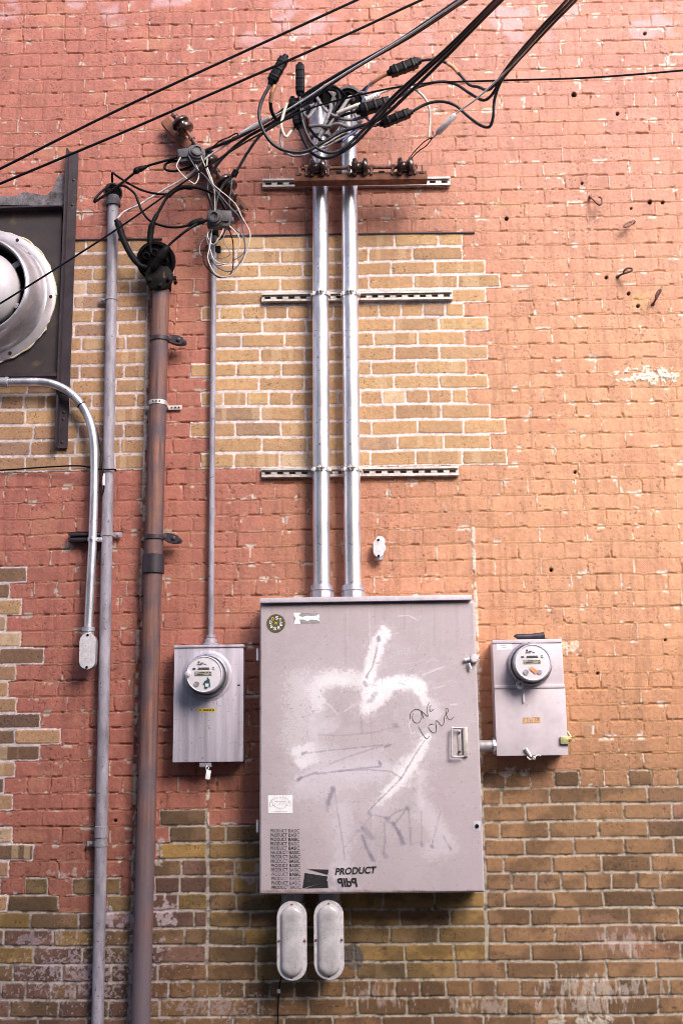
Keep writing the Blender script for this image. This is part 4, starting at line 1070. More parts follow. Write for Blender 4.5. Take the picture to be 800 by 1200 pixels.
# =================================================================== CONDUIT BODIES UNDER THE CABINET
def pull_body(cx, cy, label):
    c = P(cx, cy, .16)
    o = thing('conduit_body', c, label, 'conduit body', 'oval conduit bodies under the cabinet')
    conduit_body(o, cx, cy, .116, .296, .16, M['lensgrey'], M['cover'], 4, True, .08)
    mb = MB(); zt = fr['z0']+.02; mb.lathe(Vector((c.x, -.09, zt)), (0, 0, -1), [(.044, 0), (.044, .06), (.049, .062), (.049, .12), (.04, .13)], 28); mb.build('pipe_nipple', M['lensgrey'], o)
    return o
pb1 = pull_body(342, 1102.5, 'left oval conduit body with ribbed grey cover hanging under the cabinet')
copy_tree(pb1, P(385.3, 1101.5, .16)-P(342, 1102.5, .16), 'right of the two pale oval domed fittings hanging under the cabinet')
pb1['label'] = 'left of the two pale oval domed fittings hanging under the cabinet'
o = cable('tag_wire', [(330, 1142, .06), (328.5, 1150, .03), (327, 1160, .012), (326, 1175, .012), (325.5, 1205, .012), (325.2, 1230, .012)], .0028, M['black'], 'thin dark wire dropping below the left oval fitting to the bottom edge', cat='wire')
mb = MB(); mb.box(P(326.6, 1161.5, .018), (.013, .008, .016), .002); mb.build('wire_tag', M['white'], o)

# small stub body on the wall
t = thing('small_conduit_body', P(443, 655, 0), 'small pale conduit body left stuck in the brick above the cabinet', 'conduit body')
conduit_body(t, 443.3, 642, .045, .080, .050, M['lensgrey'], M['cover'], 2, False, .044)
mb = MB(); mb.lathe(P(444, 651, .026), (0, 0, -1), [(.016, 0), (.018, .004), (.018, .02), (.014, .022), (0, .022)], 16); mb.build('stub', M['lensgrey'], t)
mb = MB()
cr = []
for k in range(40):
    a = 2*math.pi*k/40; cr.append(P(444.5+random.uniform(5, 8.5)*math.cos(a), 640-random.uniform(9, 13.5)*math.sin(a), .003))
mb.prism(cr, NW, .008, .002); mb.build('grout_collar', M['cover'], t)

# =================================================================== METERS
def meter(cx, cy, d0, label, ring_m, tagf, r=.082):
    c = P(cx, cy, d0)
    o = thing('electric_meter', c, label, 'electric meter')
    mb = MB(); mb.lathe(c, NW, [(r*.9, -.01), (r*1.06, .0), (r*1.10, .010), (r*1.08, .020), (r*.99, .026), (r*.96, .024)], 64); rg = mb.build('ring', ring_m, o)
    mb = MB(); mb.lathe(c, NW, [(r*.95, .015), (r*.94, .030), (r*.92, .075), (r*.90, .088)], 64); mb.build('housing', M['mbody'], o)
    mb = MB(); mb.lathe(c, NW, [(r*.905, .084), (r*.90, .094), (r*.86, .099), (r*.84, .096), (r*.82, .096)], 64); mb.build('rim', M['dial'], o)
    mb = MB(); mb.lathe(c, NW, [(r*.845, .090), (r*.845, .095), (r*.80, .0955), (0, .0965)], 64); dl = mb.build('dial', M['dial'], o)
    f = c+Vector((0, -.0985, 0))
    def pt_(u, v, e=0): return f+Vector((u*r, -e, v*r))
    mb = MB(); mb.bx(pt_(-.45, -.06, 0)+Vector((0, .003, 0)), pt_(.38, .15, .0005), .0008); lc = mb.build('display', M['lcd'], dl)
    mb = MB()
    for u0, u1, v in ((-.25, .05, .08), (.12, .20, .08), (.26, .34, .08), (-.34, -.02, -.0), (.28, .34, -.01)): mb.bx(pt_(u0, v-.02, .0012), pt_(u1, v+.02, .0006), 0)
    mb.build('display_digits', M['ink'], lc)
    mb = MB()
    for u0, u1, v, hh_ in ((-.28, .25, .32, .012), (-.30, .27, .26, .022), (-.56, -.42, .28, .03), (-.30, -.22, .60, .035), (-.18, -.02, .56, .016), (.0, .1, .5, .014), (-.35, -.1, .49, .012), (.4, .5, .33, .012), (.4, .52, .25, .01)):
        mb.bx(pt_(u0, v-hh_, .0004), pt_(u1, v+hh_, -.001), 0)
    mb.build('dial_print', M['ink'], dl)
    mb = MB(); mb.lathe(pt_(-.36, -.47, -.001), NW, [(.0105, 0), (.0105, .002), (.007, .0022), (.0065, .001), (0, .001)], 20); mb.build('optical_port', M['lensgrey'], dl)
    tagf(pt_, dl, rg, c, r)
    return o
def tag_left(pt_, dl, rg, c, r):
    mb = MB(); mb.prism([pt_(u, v, -.0005) for u, v in ((.02, -.35), (.14, -.28), (.18, -.12), (.22, -.22), (.28, -.25), (.32, -.62), (.20, -.60), (.16, -.70), (.02, -.68), (.04, -.52), (-.04, -.48))], NW, .0012); mb.build('sticker', M['teal'], dl)
    mb = MB(); mb.bx(pt_(.06, -.62, .001), pt_(.24, -.46, .0018), .0003); mb.build('sticker_panel', M['dial'], dl)
    mb = MB(); mb.lathe(pt_(-.80, .03, -.004), NW, [(.012, 0), (.012, .010), (.007, .013), (0, .013)], 18); mb.build('seal', M['cover'], rg)
def tag_right(pt_, dl, rg, c, r):
    mb = MB(); mb.prism([pt_(u, v, -.0005) for u, v in ((-.20, -.30), (-.08, -.18), (.24, -.42), (.10, -.58))], NW, .0012); mb.build('sticker', M['orange'], dl)
    mb = MB(); mb.lathe(pt_(.30, -.48, -.001), NW, [(.010, 0), (.010, .0016), (0, .0018)], 18); mb.build('port', M['inkfaint'], dl)
    q = P(608.8, 802.5, -c.y+.045)
    mb = MB(); mb.prism(oval(q+Vector((0, .012, 0)), .030, .036), NW, .016, .003); sl = mb.build('seal', M['cover'], rg)
    mb = MB(); mb.lathe(q+Vector((.001, -.004, .003)), NW, [(.004, 0), (.004, .002), (0, .003)], 12); mb.build('seal_dot', M['red'], sl)

# ---- left meter box
dL = .105
x0, x1 = P(203.3, 830, dL).x, P(285, 830, dL).x; z0, z1 = P(245, 893, dL).z, P(245, 757.5, dL).z
t = thing('meter_box', ((x0+x1)/2, 0, z0), 'small weathered grey meter box left of the cabinet', 'meter box')
mb = MB(); mb.bx((x0+.003, -dL+.008, z0+.006), (x1-.003, .002, z1-.004), .003); mb.build('body', M['meterbox'], t)
mb = MB(); mb.bx((x0, -dL, z0), (x1, -dL+.012, z1), .003)
mb.lathe(P(243, 792, dL)+Vector((0, .001, 0)), NW, [(.106, 0), (.100, .005), (.092, .007), (.08, .007)], 56)
fr_ = mb.build('front_cover', M['meterbox'], t)
mb = MB(); mb.bx((x0-.001, -dL-.006, z1-.004), (x1+.002, .0, z1+.006), .002); mb.build('top_lip', M['meterbox'], t)
mb = MB(); mb.prism([P(x, y, dL+.0004) for x, y in ((232.6, 830), (252, 830), (252, 834.2), (232.6, 834))], NW, .0008); yl_ = mb.build('yellow_label', M['yellow'], t)
mb = MB()
for x, w in ((233.6, .8), (235.2, .8), (238, 2.2), (240.6, 2.0), (243.2, 1.6), (245.6, 2.2), (248.4, 2.6)): a, b = P(x, 833, dL+.0016), P(x+w, 831.2, dL+.0016); mb.bx(a, b+Vector((0, .0005, 0)), 0)
mb.build('label_print', M['ink'], yl_)
mb = MB(); mb.bx((P(234, 895, .09).x, -.1, P(240, 899, .09).z), (P(248, 895, .09).x, -.07, z0+.002), .003); hs = mb.build('hasp', M['greypaint'], t)
mb = MB(); mb.box(P(279.8, 803, dL), (.010, .003, .006), .001); mb.build('notch', M['hole'], t)
mb = MB(); mb.tube(catmull([P(243, 897, .105), P(241.5, 900, .112), P(243, 903.5, .112), P(245, 899, .108)], 4), .0016, 6)
mb.box(P(244, 908, .112), (.019, .006, .036), .002, Matrix.Rotation(.12, 3, 'Y')); tag(mb.build('lock_tag', M['white']), 'white seal tag hanging under the left meter box', 'tag')
meter(243, 792, dL+.004, 'round electric meter with a teal sticker on the left grey box', M['mring'], tag_left, .0815)

# ---- right meter box
dR = .125
x0, x1 = P(579, 816, dR).x, P(662, 816, dR).x; z0, z1 = P(620, 885.5, dR).z, P(620, 749.5, dR).z; zm = P(620, 806, dR).z
t = thing('meter_box', ((x0+x1)/2, 0, z0), 'pale lilac two-part meter box right of the cabinet', 'meter box')
mb = MB(); mb.bx((x0+.002, -dR+.006, z0+.005), (x1-.002, .002, z1-.003), .003); mb.build('body', M['meterbox2'], t)
mb = MB(); mb.bx((x0, -dR, zm+.002), (x1-.006, -dR+.01, z1), .003); mb.bx((x0-.001, -dR-.005, z1-.014), (x1-.004, -dR+.012, z1+.001), .003); mb.build('upper_cover', M['meterbox2'], t)
mb = MB(); mb.bx((x0, -dR-.004, z0), (x1, -dR+.01, zm-.001), .003); mb.bx((x0-.001, -dR-.009, zm-.002), (x1-.001, -dR+.008, zm+.012), .003)
lc = mb.build('lower_cover', M['meterbox2'], t)
mb = MB(); mb.prism([P(x, y, dR+.0004) for x, y in ((581.5, 752.5), (599.5, 752), (599.5, 761), (581.5, 761.5))], NW, .0006); wl = mb.build('white_label', M['white'], t)
mb = MB()
for x, y, w in ((586, 756.5, 7), (588, 758.5, 5)): a, b = P(x, y+.4, dR+.0014), P(x+w, y-.4, dR+.0014); mb.bx(a, b+Vector((0, .0004, 0)), 0)
mb.build('label_print', M['inkfaint'], wl)
mb = MB(); mb.prism([P(x, y, dR+.0044) for x, y in ((612, 841), (632.5, 840.5), (632.5, 847), (612, 847.3))], NW, .001); gp = mb.build('rating_plate', M['gold'], lc)
mb = MB()
for y in (842.6, 845.0):
    for x in range(615, 630, 3): a, b = P(x, y+.5, dR+.0058), P(x+2, y-.5, dR+.0058); mb.bx(a, b+Vector((0, .0004, 0)), 0)
mb.build('plate_print', M['cover'], gp)
mb = MB(); mb.bx(P(656, 872, dR+.004), P(668, 863, dR+.018), .002); q = P(667.5, 867.5, dR+.018)
mb.prism([P(664, 863, dR+.005), P(672.5, 866.5, dR+.005), P(672.5, 869, dR+.005), P(664, 872, dR+.005)], NW, .011, .002); mb.tube([P(664, 857, dR), P(668.5, 864, dR+.006)], .004, 8)
lt_ = mb.build('side_latch', M['brass'], lc)
mb = MB(); mb.lathe(q+Vector((0, 0, 0)), NW, [(.006, 0), (.006, .003), (0, .004)], 12); mb.build('latch_seal', M['red'], lt_)
mb = MB(); mb.tube([P(615.5, 877, dR+.012), P(621.5, 887, dR+.014)], .0072, 10); mb.tube(catmull([P(617, 887, dR+.01), P(621, 890, dR+.012), P(626, 887, dR+.012), P(630, 885, dR+.01), P(633, 886, dR+.008)], 4), .003, 8)
mb.lathe(P(625, 888.5, dR+.015), NW, [(.007, -.006), (.007, .004), (.004, .005), (.0035, .002), (0, .002)], 12)
mb.build('bottom_latch', M['galv2'], lc)
mb = MB(); mb.tube([P(613.8, 808, dR+.012), P(613.6, 812, dR+.012)], .001, 6); mb.box(P(613.4, 818, dR+.012), (.007, .003, .036), .001); tag(mb.build('seal_tag', M['white']), 'narrow white seal strip hanging below the right meter', 'tag')
meter(620.3, 778.5, dR+.002, 'round electric meter with an orange sticker on the right box', M['mring'], tag_right, .0815)
mb = MB(); mb.tube([Vector((fr['x1']-.02, -.10, P(570, 874, .1).z)), Vector((x0+.02, -.10, P(570, 874, .1).z))], .0225, 24)
t = tag(mb.build('pipe_nipple', M['lensgrey']), 'short horizontal pipe nipple joining the cabinet to the right meter box', 'conduit')
mb = MB(); mb.lathe(Vector((x0, -.10, P(570, 874, .1).z)), (-1, 0, 0), [(.0225, 0), (.031, .0), (.031, .012), (.0225, .013)], 8); mb.build('locknut', M['zinc'], t)
hz = P(620, 749.5, dR).z+.014
mb = MB(); mb.tube(catmull([Vector((P(604, 742, .10).x, -.1, hz-.004)), Vector((P(606, 742, .10).x, -.1, hz)), Vector((P(620, 742, .10).x, -.1, hz)), Vector((P(630, 742, .10).x, -.1, hz+.002)), Vector((P(637, 742, .10).x, -.1, hz+.004))], 5), [.0095, .0115, .012, .012, .012, .012, .012, .0125, .0125, .0125, .0125, .0125, .0130, .0135, .0135, .0135, .0135, .014, .0145, .015, .015], 14)
tag(mb.build('pipe_offcut', M['hose']), 'black offcut of hose lying on top of the right meter box', 'hose')

# =================================================================== INSULATOR RACKS
def spool(mb, c, ax, r=.040, w=.072):
    mb.lathe(Vector(c)-Vector(ax).normalized()*w/2, ax, [(0, 0), (r*.55, 0), (r*.9, .004), (r, .012), (r*.98, .020), (r*.62, w*.38), (r*.56, w*.5), (r*.62, w*.62), (r*.98, w-.020), (r, w-.012), (r*.9, w-.004), (r*.55, w), (0, w)], 28)
dk = .165
t = thing('insulator_rack', P(423, 215, dk), 'rusty horizontal rack holding three brown spool insulators across the risers', 'insulator rack', 'spool insulator racks')
a, b = P(345, 209.5, dk), P(500, 207, dk); ux = (b-a).normalized(); R_ = Matrix((ux, Vector((0, 1, 0)), Vector((0, 0, 1)))).transposed(); c = (a+b)/2; Lr = (b-a).length
mb = MB(); mb.box(c+Vector((0, .022, .006)), (Lr, .005, .062), .001, R_); mb.box(c+Vector((0, -.003, -.024)), (Lr, .052, .004), .001, R_); mb.box(c+Vector((0, -.029, -.014)), (Lr, .004, .024), .001, R_)
ch_ = mb.build('channel', M['rustbright'], t)
for x in (397, 447): q = P(x, 203-.016*(x-345), dk-.019); mb = MB(); mb.box(q, (.026, .002, .011), .001, R_); mb.build('slot', M['hole'], ch_)
ra, rb = P(353, 197.6, dk+.030), P(489, 195.6, dk+.030)
mb = MB(); mb.tube([ra, rb], .0075, 12); mb.build('rod', M['rust'], t)
for x in (359, 384.5, 409, 435, 460, 486):
    q = ra+(rb-ra)*((x-353)/136); mb = MB(); mb.box(q+Vector((0, .015, -.014)), (.010, .052, .046), .003); mb.lathe(q+Vector((-.008, 0, 0)), (1, 0, 0), [(0, 0), (.014, 0), (.014, .016), (0, .016)], 6); mb.build('bracket', M['rust'], t)
for x in (372, 421.5, 474.5):
    q = ra+(rb-ra)*((x-353)/136); mb = MB(); spool(mb, q, ux, .043, .072); mb.build('spool', M['porcelain'], t)
for x, y in ((350, 203.5), (494.5, 201)):
    q = P(x, y, dk+.012); mb = MB(); mb.tube([q+Vector((0, 0, -.012)), q+Vector((0, 0, .030))], .004, 8); mb.lathe(q-Vector((0, 0, .012)), (0, 0, 1), [(0, 0), (.012, 0), (.012, .010), (0, .010)], 6); mb.build('bolt', M['rust'], t)

da = .09
t = thing('insulator_rack', P(240, 190, .03), 'rusty slanted rack with spool insulators above the thin conduit', 'insulator rack', 'spool insulator racks')
a, b = P(193, 140, .05), P(286, 247, .05); ux = (b-a).normalized(); uy = ux.cross(Vector((0, 1, 0))).normalized(); R_ = Matrix((ux, Vector((0, 1, 0)), uy)).transposed(); c = (a+b)/2; Lr = (b-a).length
mb = MB(); mb.box(c, (Lr, .005, .044), .001, R_)
for s in (1, -1): mb.box(c+uy*.020*s+Vector((0, .015, 0)), (Lr, .034, .004), .001, R_)
mb.box(c+Vector((0, .035, 0)), (.05, .035, .04), .002, R_)
mb.build('channel', M['rustbright'], t)
mb = MB(); mb.box(a+(b-a)*.965+Vector((0, -.003, 0)), (.026, .002, .014), .001, R_); mb.build('slot', M['hole'], t)
ra, rb = P(203, 133, .105), P(276, 230, .105); rx = (rb-ra).normalized()
mb = MB(); mb.tube([ra, rb], .0085, 12); mb.build('rod', M['rust'], t)
for f_ in (.155, .56, .86):
    mb = MB(); spool(mb, ra+(rb-ra)*f_, rx, .043, .066); mb.build('spool', M['porcelain'], t)
for f_ in (.02, .30, .70, .98):
    q = ra+(rb-ra)*f_; mb = MB(); mb.lathe(q-rx*.009, rx, [(0, 0), (.014, 0), (.014, .018), (0, .018)], 8); mb.tube([q, q+Vector((0, .055, 0))], .007, 8); mb.build('bracket', M['rust'], t)

# =================================================================== JUNCTION (TELEPHONE / SPLICE) BOXES
def jbox(cx, cy, w, h, rot, dome, label, d=.13):
    c = P(cx, cy, d); o = thing('splice_box', c, label, 'junction box', 'grey splice boxes beside the slanted rack')
    Rm = Matrix.Rotation(rot, 3, 'Y')
    mb = MB(); mb.box(c, (w, .05, h), .010, Rm); mb.box(c+Vector((0, -.02, h*.05)), (w*.86, .03, h*.62), .008, Rm); mb.build('housing', M['lensgrey2'], o)
    q = P(dome[0], dome[1], d+.02); mb = MB()
    mb.lathe(q, Vector((dome[2], -1, dome[3])), [(.041, -.01), (.041, .006), (.035, .008), (.034, .018), (.027, .020), (.026, .030), (.018, .032), (.016, .026), (0, .024)], 32); mb.build('cable_boot', M['lensgrey2'], o)
    mb = MB(); mb.box(c+Rm @ Vector((w*.5, -.012, -h*.05)), (.022, .022, .022), .004, Rm); mb.build('lug', M['lensgrey2'], o)
    return o
jbox(219, 184, .078, .066, -.12, (230, 180, .3, .1), 'weathered grey splice box on the middle of the slanted rack', .16)
jbox(257.5, 258, .108, .078, .06, (253, 256, -.15, -.1), 'weathered grey splice box on top of the thin conduit', .12)

# =================================================================== HOOKS
hk = ['rusty open wire hook highest on the right part of the wall', 'small rusty looped hook second from the top on the right', 'rusty eye hook pointing right, beside a drilled hole', 'rusty looped hook lowest of the four on the right']
hp = [[(691, 231, .0), (693, 232.5, .02), (697, 236.5, .04), (701.5, 240, .055), (704.5, 238, .055), (704.5, 232.5, .05), (701, 230.5, .045)],
      [(742, 260, .0), (738, 260, .02), (732.5, 262.5, .04), (731, 265.5, .045), (735, 265, .04), (741, 261, .03)],
      [(723.5, 324, .0), (728, 321.5, .025), (734, 319.5, .045), (739.5, 317, .055), (739.5, 314.5, .055), (734, 314.5, .05), (731, 317, .045), (730, 320, .035)],
      [(764.5, 356.5, .0), (766.5, 353, .025), (769.5, 348, .04), (773, 342, .05), (774, 339.5, .052), (771.5, 340, .05), (768.5, 345, .045), (767.5, 350, .035)]]
for lb_, h_ in zip(hk, hp):
    mb = MB(); mb.tube(path(h_, None, 5), .0046, 8); o = tag(mb.build('wall_hook', M['rust']), lb_, 'hook', 'rusty hooks in the right part of the wall')
    mb = MB(); mb.lathe(P(h_[0][0], h_[0][1], -.002), NW, [(.008, 0), (.008, .006), (.005, .010), (0, .010)], 10); mb.build('anchor', M['rust'], o)

# =================================================================== CABLES
GO = 'overhead cables crossing the top of the photo'; GT = 'thin telephone wires round the splice boxes'; GW = 'short conductors coming out of the two weatherheads'; GR = 'looped cables of the right hand service drop'
def ext(p, q, f):   # continue a line from q beyond p
    return (p[0]+(p[0]-q[0])*f, p[1]+(p[1]-q[1])*f)
c_ = lambda *a, **k: cable(*a, **k)
c_('overhead_cable', [(-90, 241, .5), (0, 198, .5), (120, 138, .5), (210, 95.5, .5), (418, 0, .5), (560, -66, .5)], .0056, M['black'], 'upper of two straight black wires crossing the top left corner', group=GO)
c_('overhead_cable', [(-90, 253, .42), (0, 215.5, .42), (140, 157, .42), (240, 113.5, .42), (400, 43.5, .42), (487, 3, .42), (600, -48, .42)], .0056, M['black'], 'lower of two straight black wires crossing the top left corner', group=GO)
c_('overhead_cable', [(-90, 408, .36), (0, 356, .36), (100, 293, .36), (160, 253, .35), (222, 209, .34), (283, 169.5, .34), (316, 151, .33), (355, 130, .33), (414, 113, .34), (490, 98.5, .36), (580, 94.5, .40), (690, 91, .5), (800, 82.5, .55), (900, 73, .6)], .0042, M['black'], 'thin black wire passing the fan and running on to the right edge', group=GO)
def drop(px, r, m, label, group=GO, seg=10, name='service_cable'):
    if name in ('conductor', 'telephone_wire'):
        j_ = .9 if name == 'conductor' else 1.2
        px = [px[0]] + [(q[0]+random.uniform(-j_, j_), q[1]+random.uniform(-j_, j_))+tuple(q[2:]) for q in px[1:-1]] + [px[-1]]
    return cable(name, px, r, m, label, group=group, seg=seg, wob=.12)
A1 = drop([(640, -62, 1.5), (545, -2, .85), (480, 41, .60), (400, 85, .40), (355, 112, .30), (319, 138, .24), (283, 159, .20), (248, 173.5, .16), (238, 178, .15)], .0075, M['sheath'], 'thick black drop cable ending at the middle spool of the slanted rack')
drop([(636, -62, 1.5), (540.5, -2, .86), (475, 42.5, .60), (400, 90, .40), (345, 126.5, .28), (312, 148, .22), (288, 162, .18), (262, 184, .15), (247, 205, .13), (243, 222, .12), (248, 240, .12), (252, 250, .13)], .0072, M['sheath'], 'black drop cable bending behind the slanted rack to the lower splice box')
o = drop([(645, -63, 1.48), (548.5, -2, .83), (483, 41.5, .58), (408, 85, .40), (345, 131, .29), (308, 156, .22), (290, 179, .19), (275, 204, .17), (261, 218, .16), (254, 236, .16), (253, 256, .16)], .0066, M['sheath'], 'black drop cable entering the boot of the lower splice box')
mb = MB(); mb.tube([P(277, 200, .172), P(273.5, 206.5, .168)], .014, 10); mb.build('cable_clip', M['black'], o)
o = drop([(638, -63, 1.52), (543, -2, .88), (477, 42, .62), (400, 88.5, .42), (345, 124, .30), (316, 139, .24), (284, 156, .20), (268, 168, .17), (242, 185, .15), (220, 206, .13), (181, 229, .10), (163, 240, .10), (146, 248, .10), (138, 256, .10)], .0046, M['alu'], 'pale bare messenger wire running down to the black taped end by the mast')
mb = MB(); pp = path([(317, 138.5, .242), (283, 156.5, .20)], n=2); mb.tube([pp[0], (pp[0]+pp[-1])/2, pp[-1]], [.010, .0135, .009], 14); mb.build('grip_sleeve', M['cover'], o)
mb = MB(); mb.tube(path([(136, 258, .10), (139.5, 264, .10), (143, 276, .105), (148, 288, .11), (155, 300.5, .115), (164, 311, .115), (172, 314, .10)], n=5), [.010]*3+[.0155]*10+[.014]*10+[.012]*8, 12, wob=.14); mb.build('taped_splice', M['tape'], o)

# middle drop into the black splice connectors
def splice(name_parent, a, b, r, d, flat=1.0):
    pa, pb_ = P(a[0], a[1], d), P(b[0], b[1], d); ax = (pb_-pa).normalized(); L_ = (pb_-pa).length
    mb = MB(); e2 = ax.cross(Vector((0, 1, 0))).normalized(); Rm = Matrix((ax, Vector((0, 1, 0)), e2)).transposed()
    mb.box((pa+pb_)/2, (L_, r*2*flat, r*2), r*.45, Rm, 3)
    for f_ in (.2, .5, .8): mb.box(pa+(pb_-pa)*f_, (L_*.12, r*2.2*flat, r*2.14), r*.4, Rm, 2)
    mb.tube([pa-ax*r*.7, pa+ax*.004], [r*.55, r*.8], 12); mb.tube([pb_+ax*r*.7, pb_-ax*.004], [r*.55, r*.8], 12)
    return mb.build('splice_cover', M['black'], name_parent)
o = drop([(680, -94, 1.6), (585, -2, .9), (530, 54, .62), (472, 108, .42), (446, 135, .36), (420, 164, .30), (398, 180, .28), (380, 185.5, .27), (365, 179, .27), (355, 163, .27), (349, 145, .27), (345, 128, .27)], .0068, M['sheath'], 'thick black cable sweeping under the weatherheads to the leaning connector', GO)
splice(o, (343, 117), (349.5, 148), .019, .27)
o = drop([(675, -95, 1.62), (582, -2, .9), (526, 54, .62), (464, 110, .42), (440, 136, .36), (418, 160, .31), (400, 175, .30), (385, 179, .30), (369, 171.5, .30), (359, 156, .30), (353, 135, .30), (351, 112, .30)], .0068, M['sheath'], 'thick black cable looping up to the upright connector', GO)
splice(o, (351.5, 77), (351.5, 110), .0185, .30)
o = drop([(690, -90, 1.58), (590, -2, .88), (522, 67, .55), (477, 111, .40), (447, 138, .34), (425, 147, .31), (400, 154.5, .30), (380, 166, .30), (357, 177.5, .30), (335, 176.5, .31), (319, 168, .32), (308, 152, .33), (303.5, 133, .33), (308, 115, .33), (318, 97, .33)], .0075, M['sheath'], 'black cable making the widest loop, up to the leftmost connector', GO)
splice(o, (318, 96), (333.5, 68), .021, .33, .8)
o = drop([(321.5, 99, .325), (318, 109, .32), (317, 121, .30), (319, 132, .28), (326, 140.5, .25), (343, 136, .20), (362, 124, .16)], .0080, M['black'], 'short black lead with an orange bare end under the leftmost connector', GW)
mb = MB(); mb.tube(path([(322.3, 100, .328), (318.6, 109, .324), (317, 120, .305)], n=5), .0092, 10); mb.build('bare_end', M['copper'], o)

# right hand drop
o = drop([(760, -105, 1.7), (672, -3, 1.0), (640, 30, .80), (600, 72, .58), (580, 98, .46), (571, 105.5, .42), (560, 102, .38), (549, 99, .34), (537, 86, .31), (524, 74.5, .28), (507, 70, .26), (489, 72, .25), (473, 78, .24), (456, 85, .22), (443, 92, .20), (431, 101, .17), (415, 115, .14)], .0064, M['sheath'], 'upper looped cable of the right drop with black splice and copper ends', GR)
splice(o, (457, 85), (489, 73), .021, .245)
mb = MB(); mb.tube(path([(458, 84.6, .222), (444, 91.5, .202), (431.5, 100.5, .172)], n=5), .0095, 10); mb.tube(path([(524, 74.2, .281), (531, 79, .297), (537, 86, .311)], n=5), .0088, 10); mb.build('bare_end', M['copper'], o)
o = drop([(752, -108, 1.72), (666, -3, 1.0), (634, 32, .80), (597, 75, .58), (584, 97, .47), (576, 111, .42), (566, 117.5, .38), (551, 110, .34), (533, 98.5, .31), (512, 96, .29), (486, 103.5, .28), (456, 119.5, .27), (438, 125, .26), (422, 129, .25), (400, 136, .22), (385, 146, .17), (378, 152, .13)], .0064, M['sheath'], 'middle looped cable of the right drop ending at the lower black splice', GR)
splice(o, (421, 130), (457, 119.5), .022, .265)
o = drop([(768, -102, 1.68), (677, -3, 1.0), (645, 30, .80), (604, 74, .58), (587, 95, .48), (579, 117, .44), (577.5, 137, .42), (573, 148.5, .40), (563, 147, .38), (550, 138, .35), (533, 123.5, .33), (516, 119, .32), (499, 122, .31), (480, 132, .30), (463, 139, .29), (447, 145, .28), (432, 148, .22), (420, 150, .16)], .0064, M['sheath'], 'lowest looped cable of the right drop with a sagging bend', GR)
splice(o, (447.5, 145), (480, 132), .018, .305)
mb = MB(); mb.tube(path([(431, 148, .24), (441, 146.5, .26)], n=3), .0085, 8); mb.build('bare_end', M['copper'], o)
o = drop([(764, -104, 1.7), (674, -3, 1.0), (642, 30, .80), (600, 76, .58), (560, 114, .44), (533, 134, .36), (513, 155.5, .30), (505, 163, .27)], .0040, M['alu'], 'pale messenger wire of the right drop tied to the rack by a silver grip', GR)
pp = [P(533.5, 134, .362), P(511.5, 157, .298)]; mb = MB(); mb.tube([pp[0], pp[0]*.93+pp[1]*.07, pp[0]*.1+pp[1]*.9, pp[1]], [.007, .0135, .0135, .007], 14); mb.build('grip_sleeve', M['cover'], o)
mb = MB(); mb.tube(path([(506, 161, .28), (497, 166, .26), (486, 177, .23), (476, 190, .21)], n=5), .0024, 8); mb.tube(path([(506, 162, .28), (499, 171, .26), (489, 178, .23), (477, 191, .21)], n=5), .0024, 8); mb.build('bail_wire', M['blackiron'], o)
o = drop([(427, 117, .22), (436, 113, .22), (445, 109.5, .22), (464, 102.5, .24), (481, 103, .26), (494, 111, .27), (502, 124, .27), (503.5, 142, .27), (502, 161, .27)], .0052, M['whitewire'], 'cream wire arching over to the silver grip', GR)
mb = MB()
for k in range(6): q0 = P(428+k*2.7, 117-k*1.05, .22); q1 = P(430+k*2.7, 116.3-k*1.05, .22); mb.tube([q0, q1], .0125, 10)
mb.build('wrapped_end', M['white'], o)

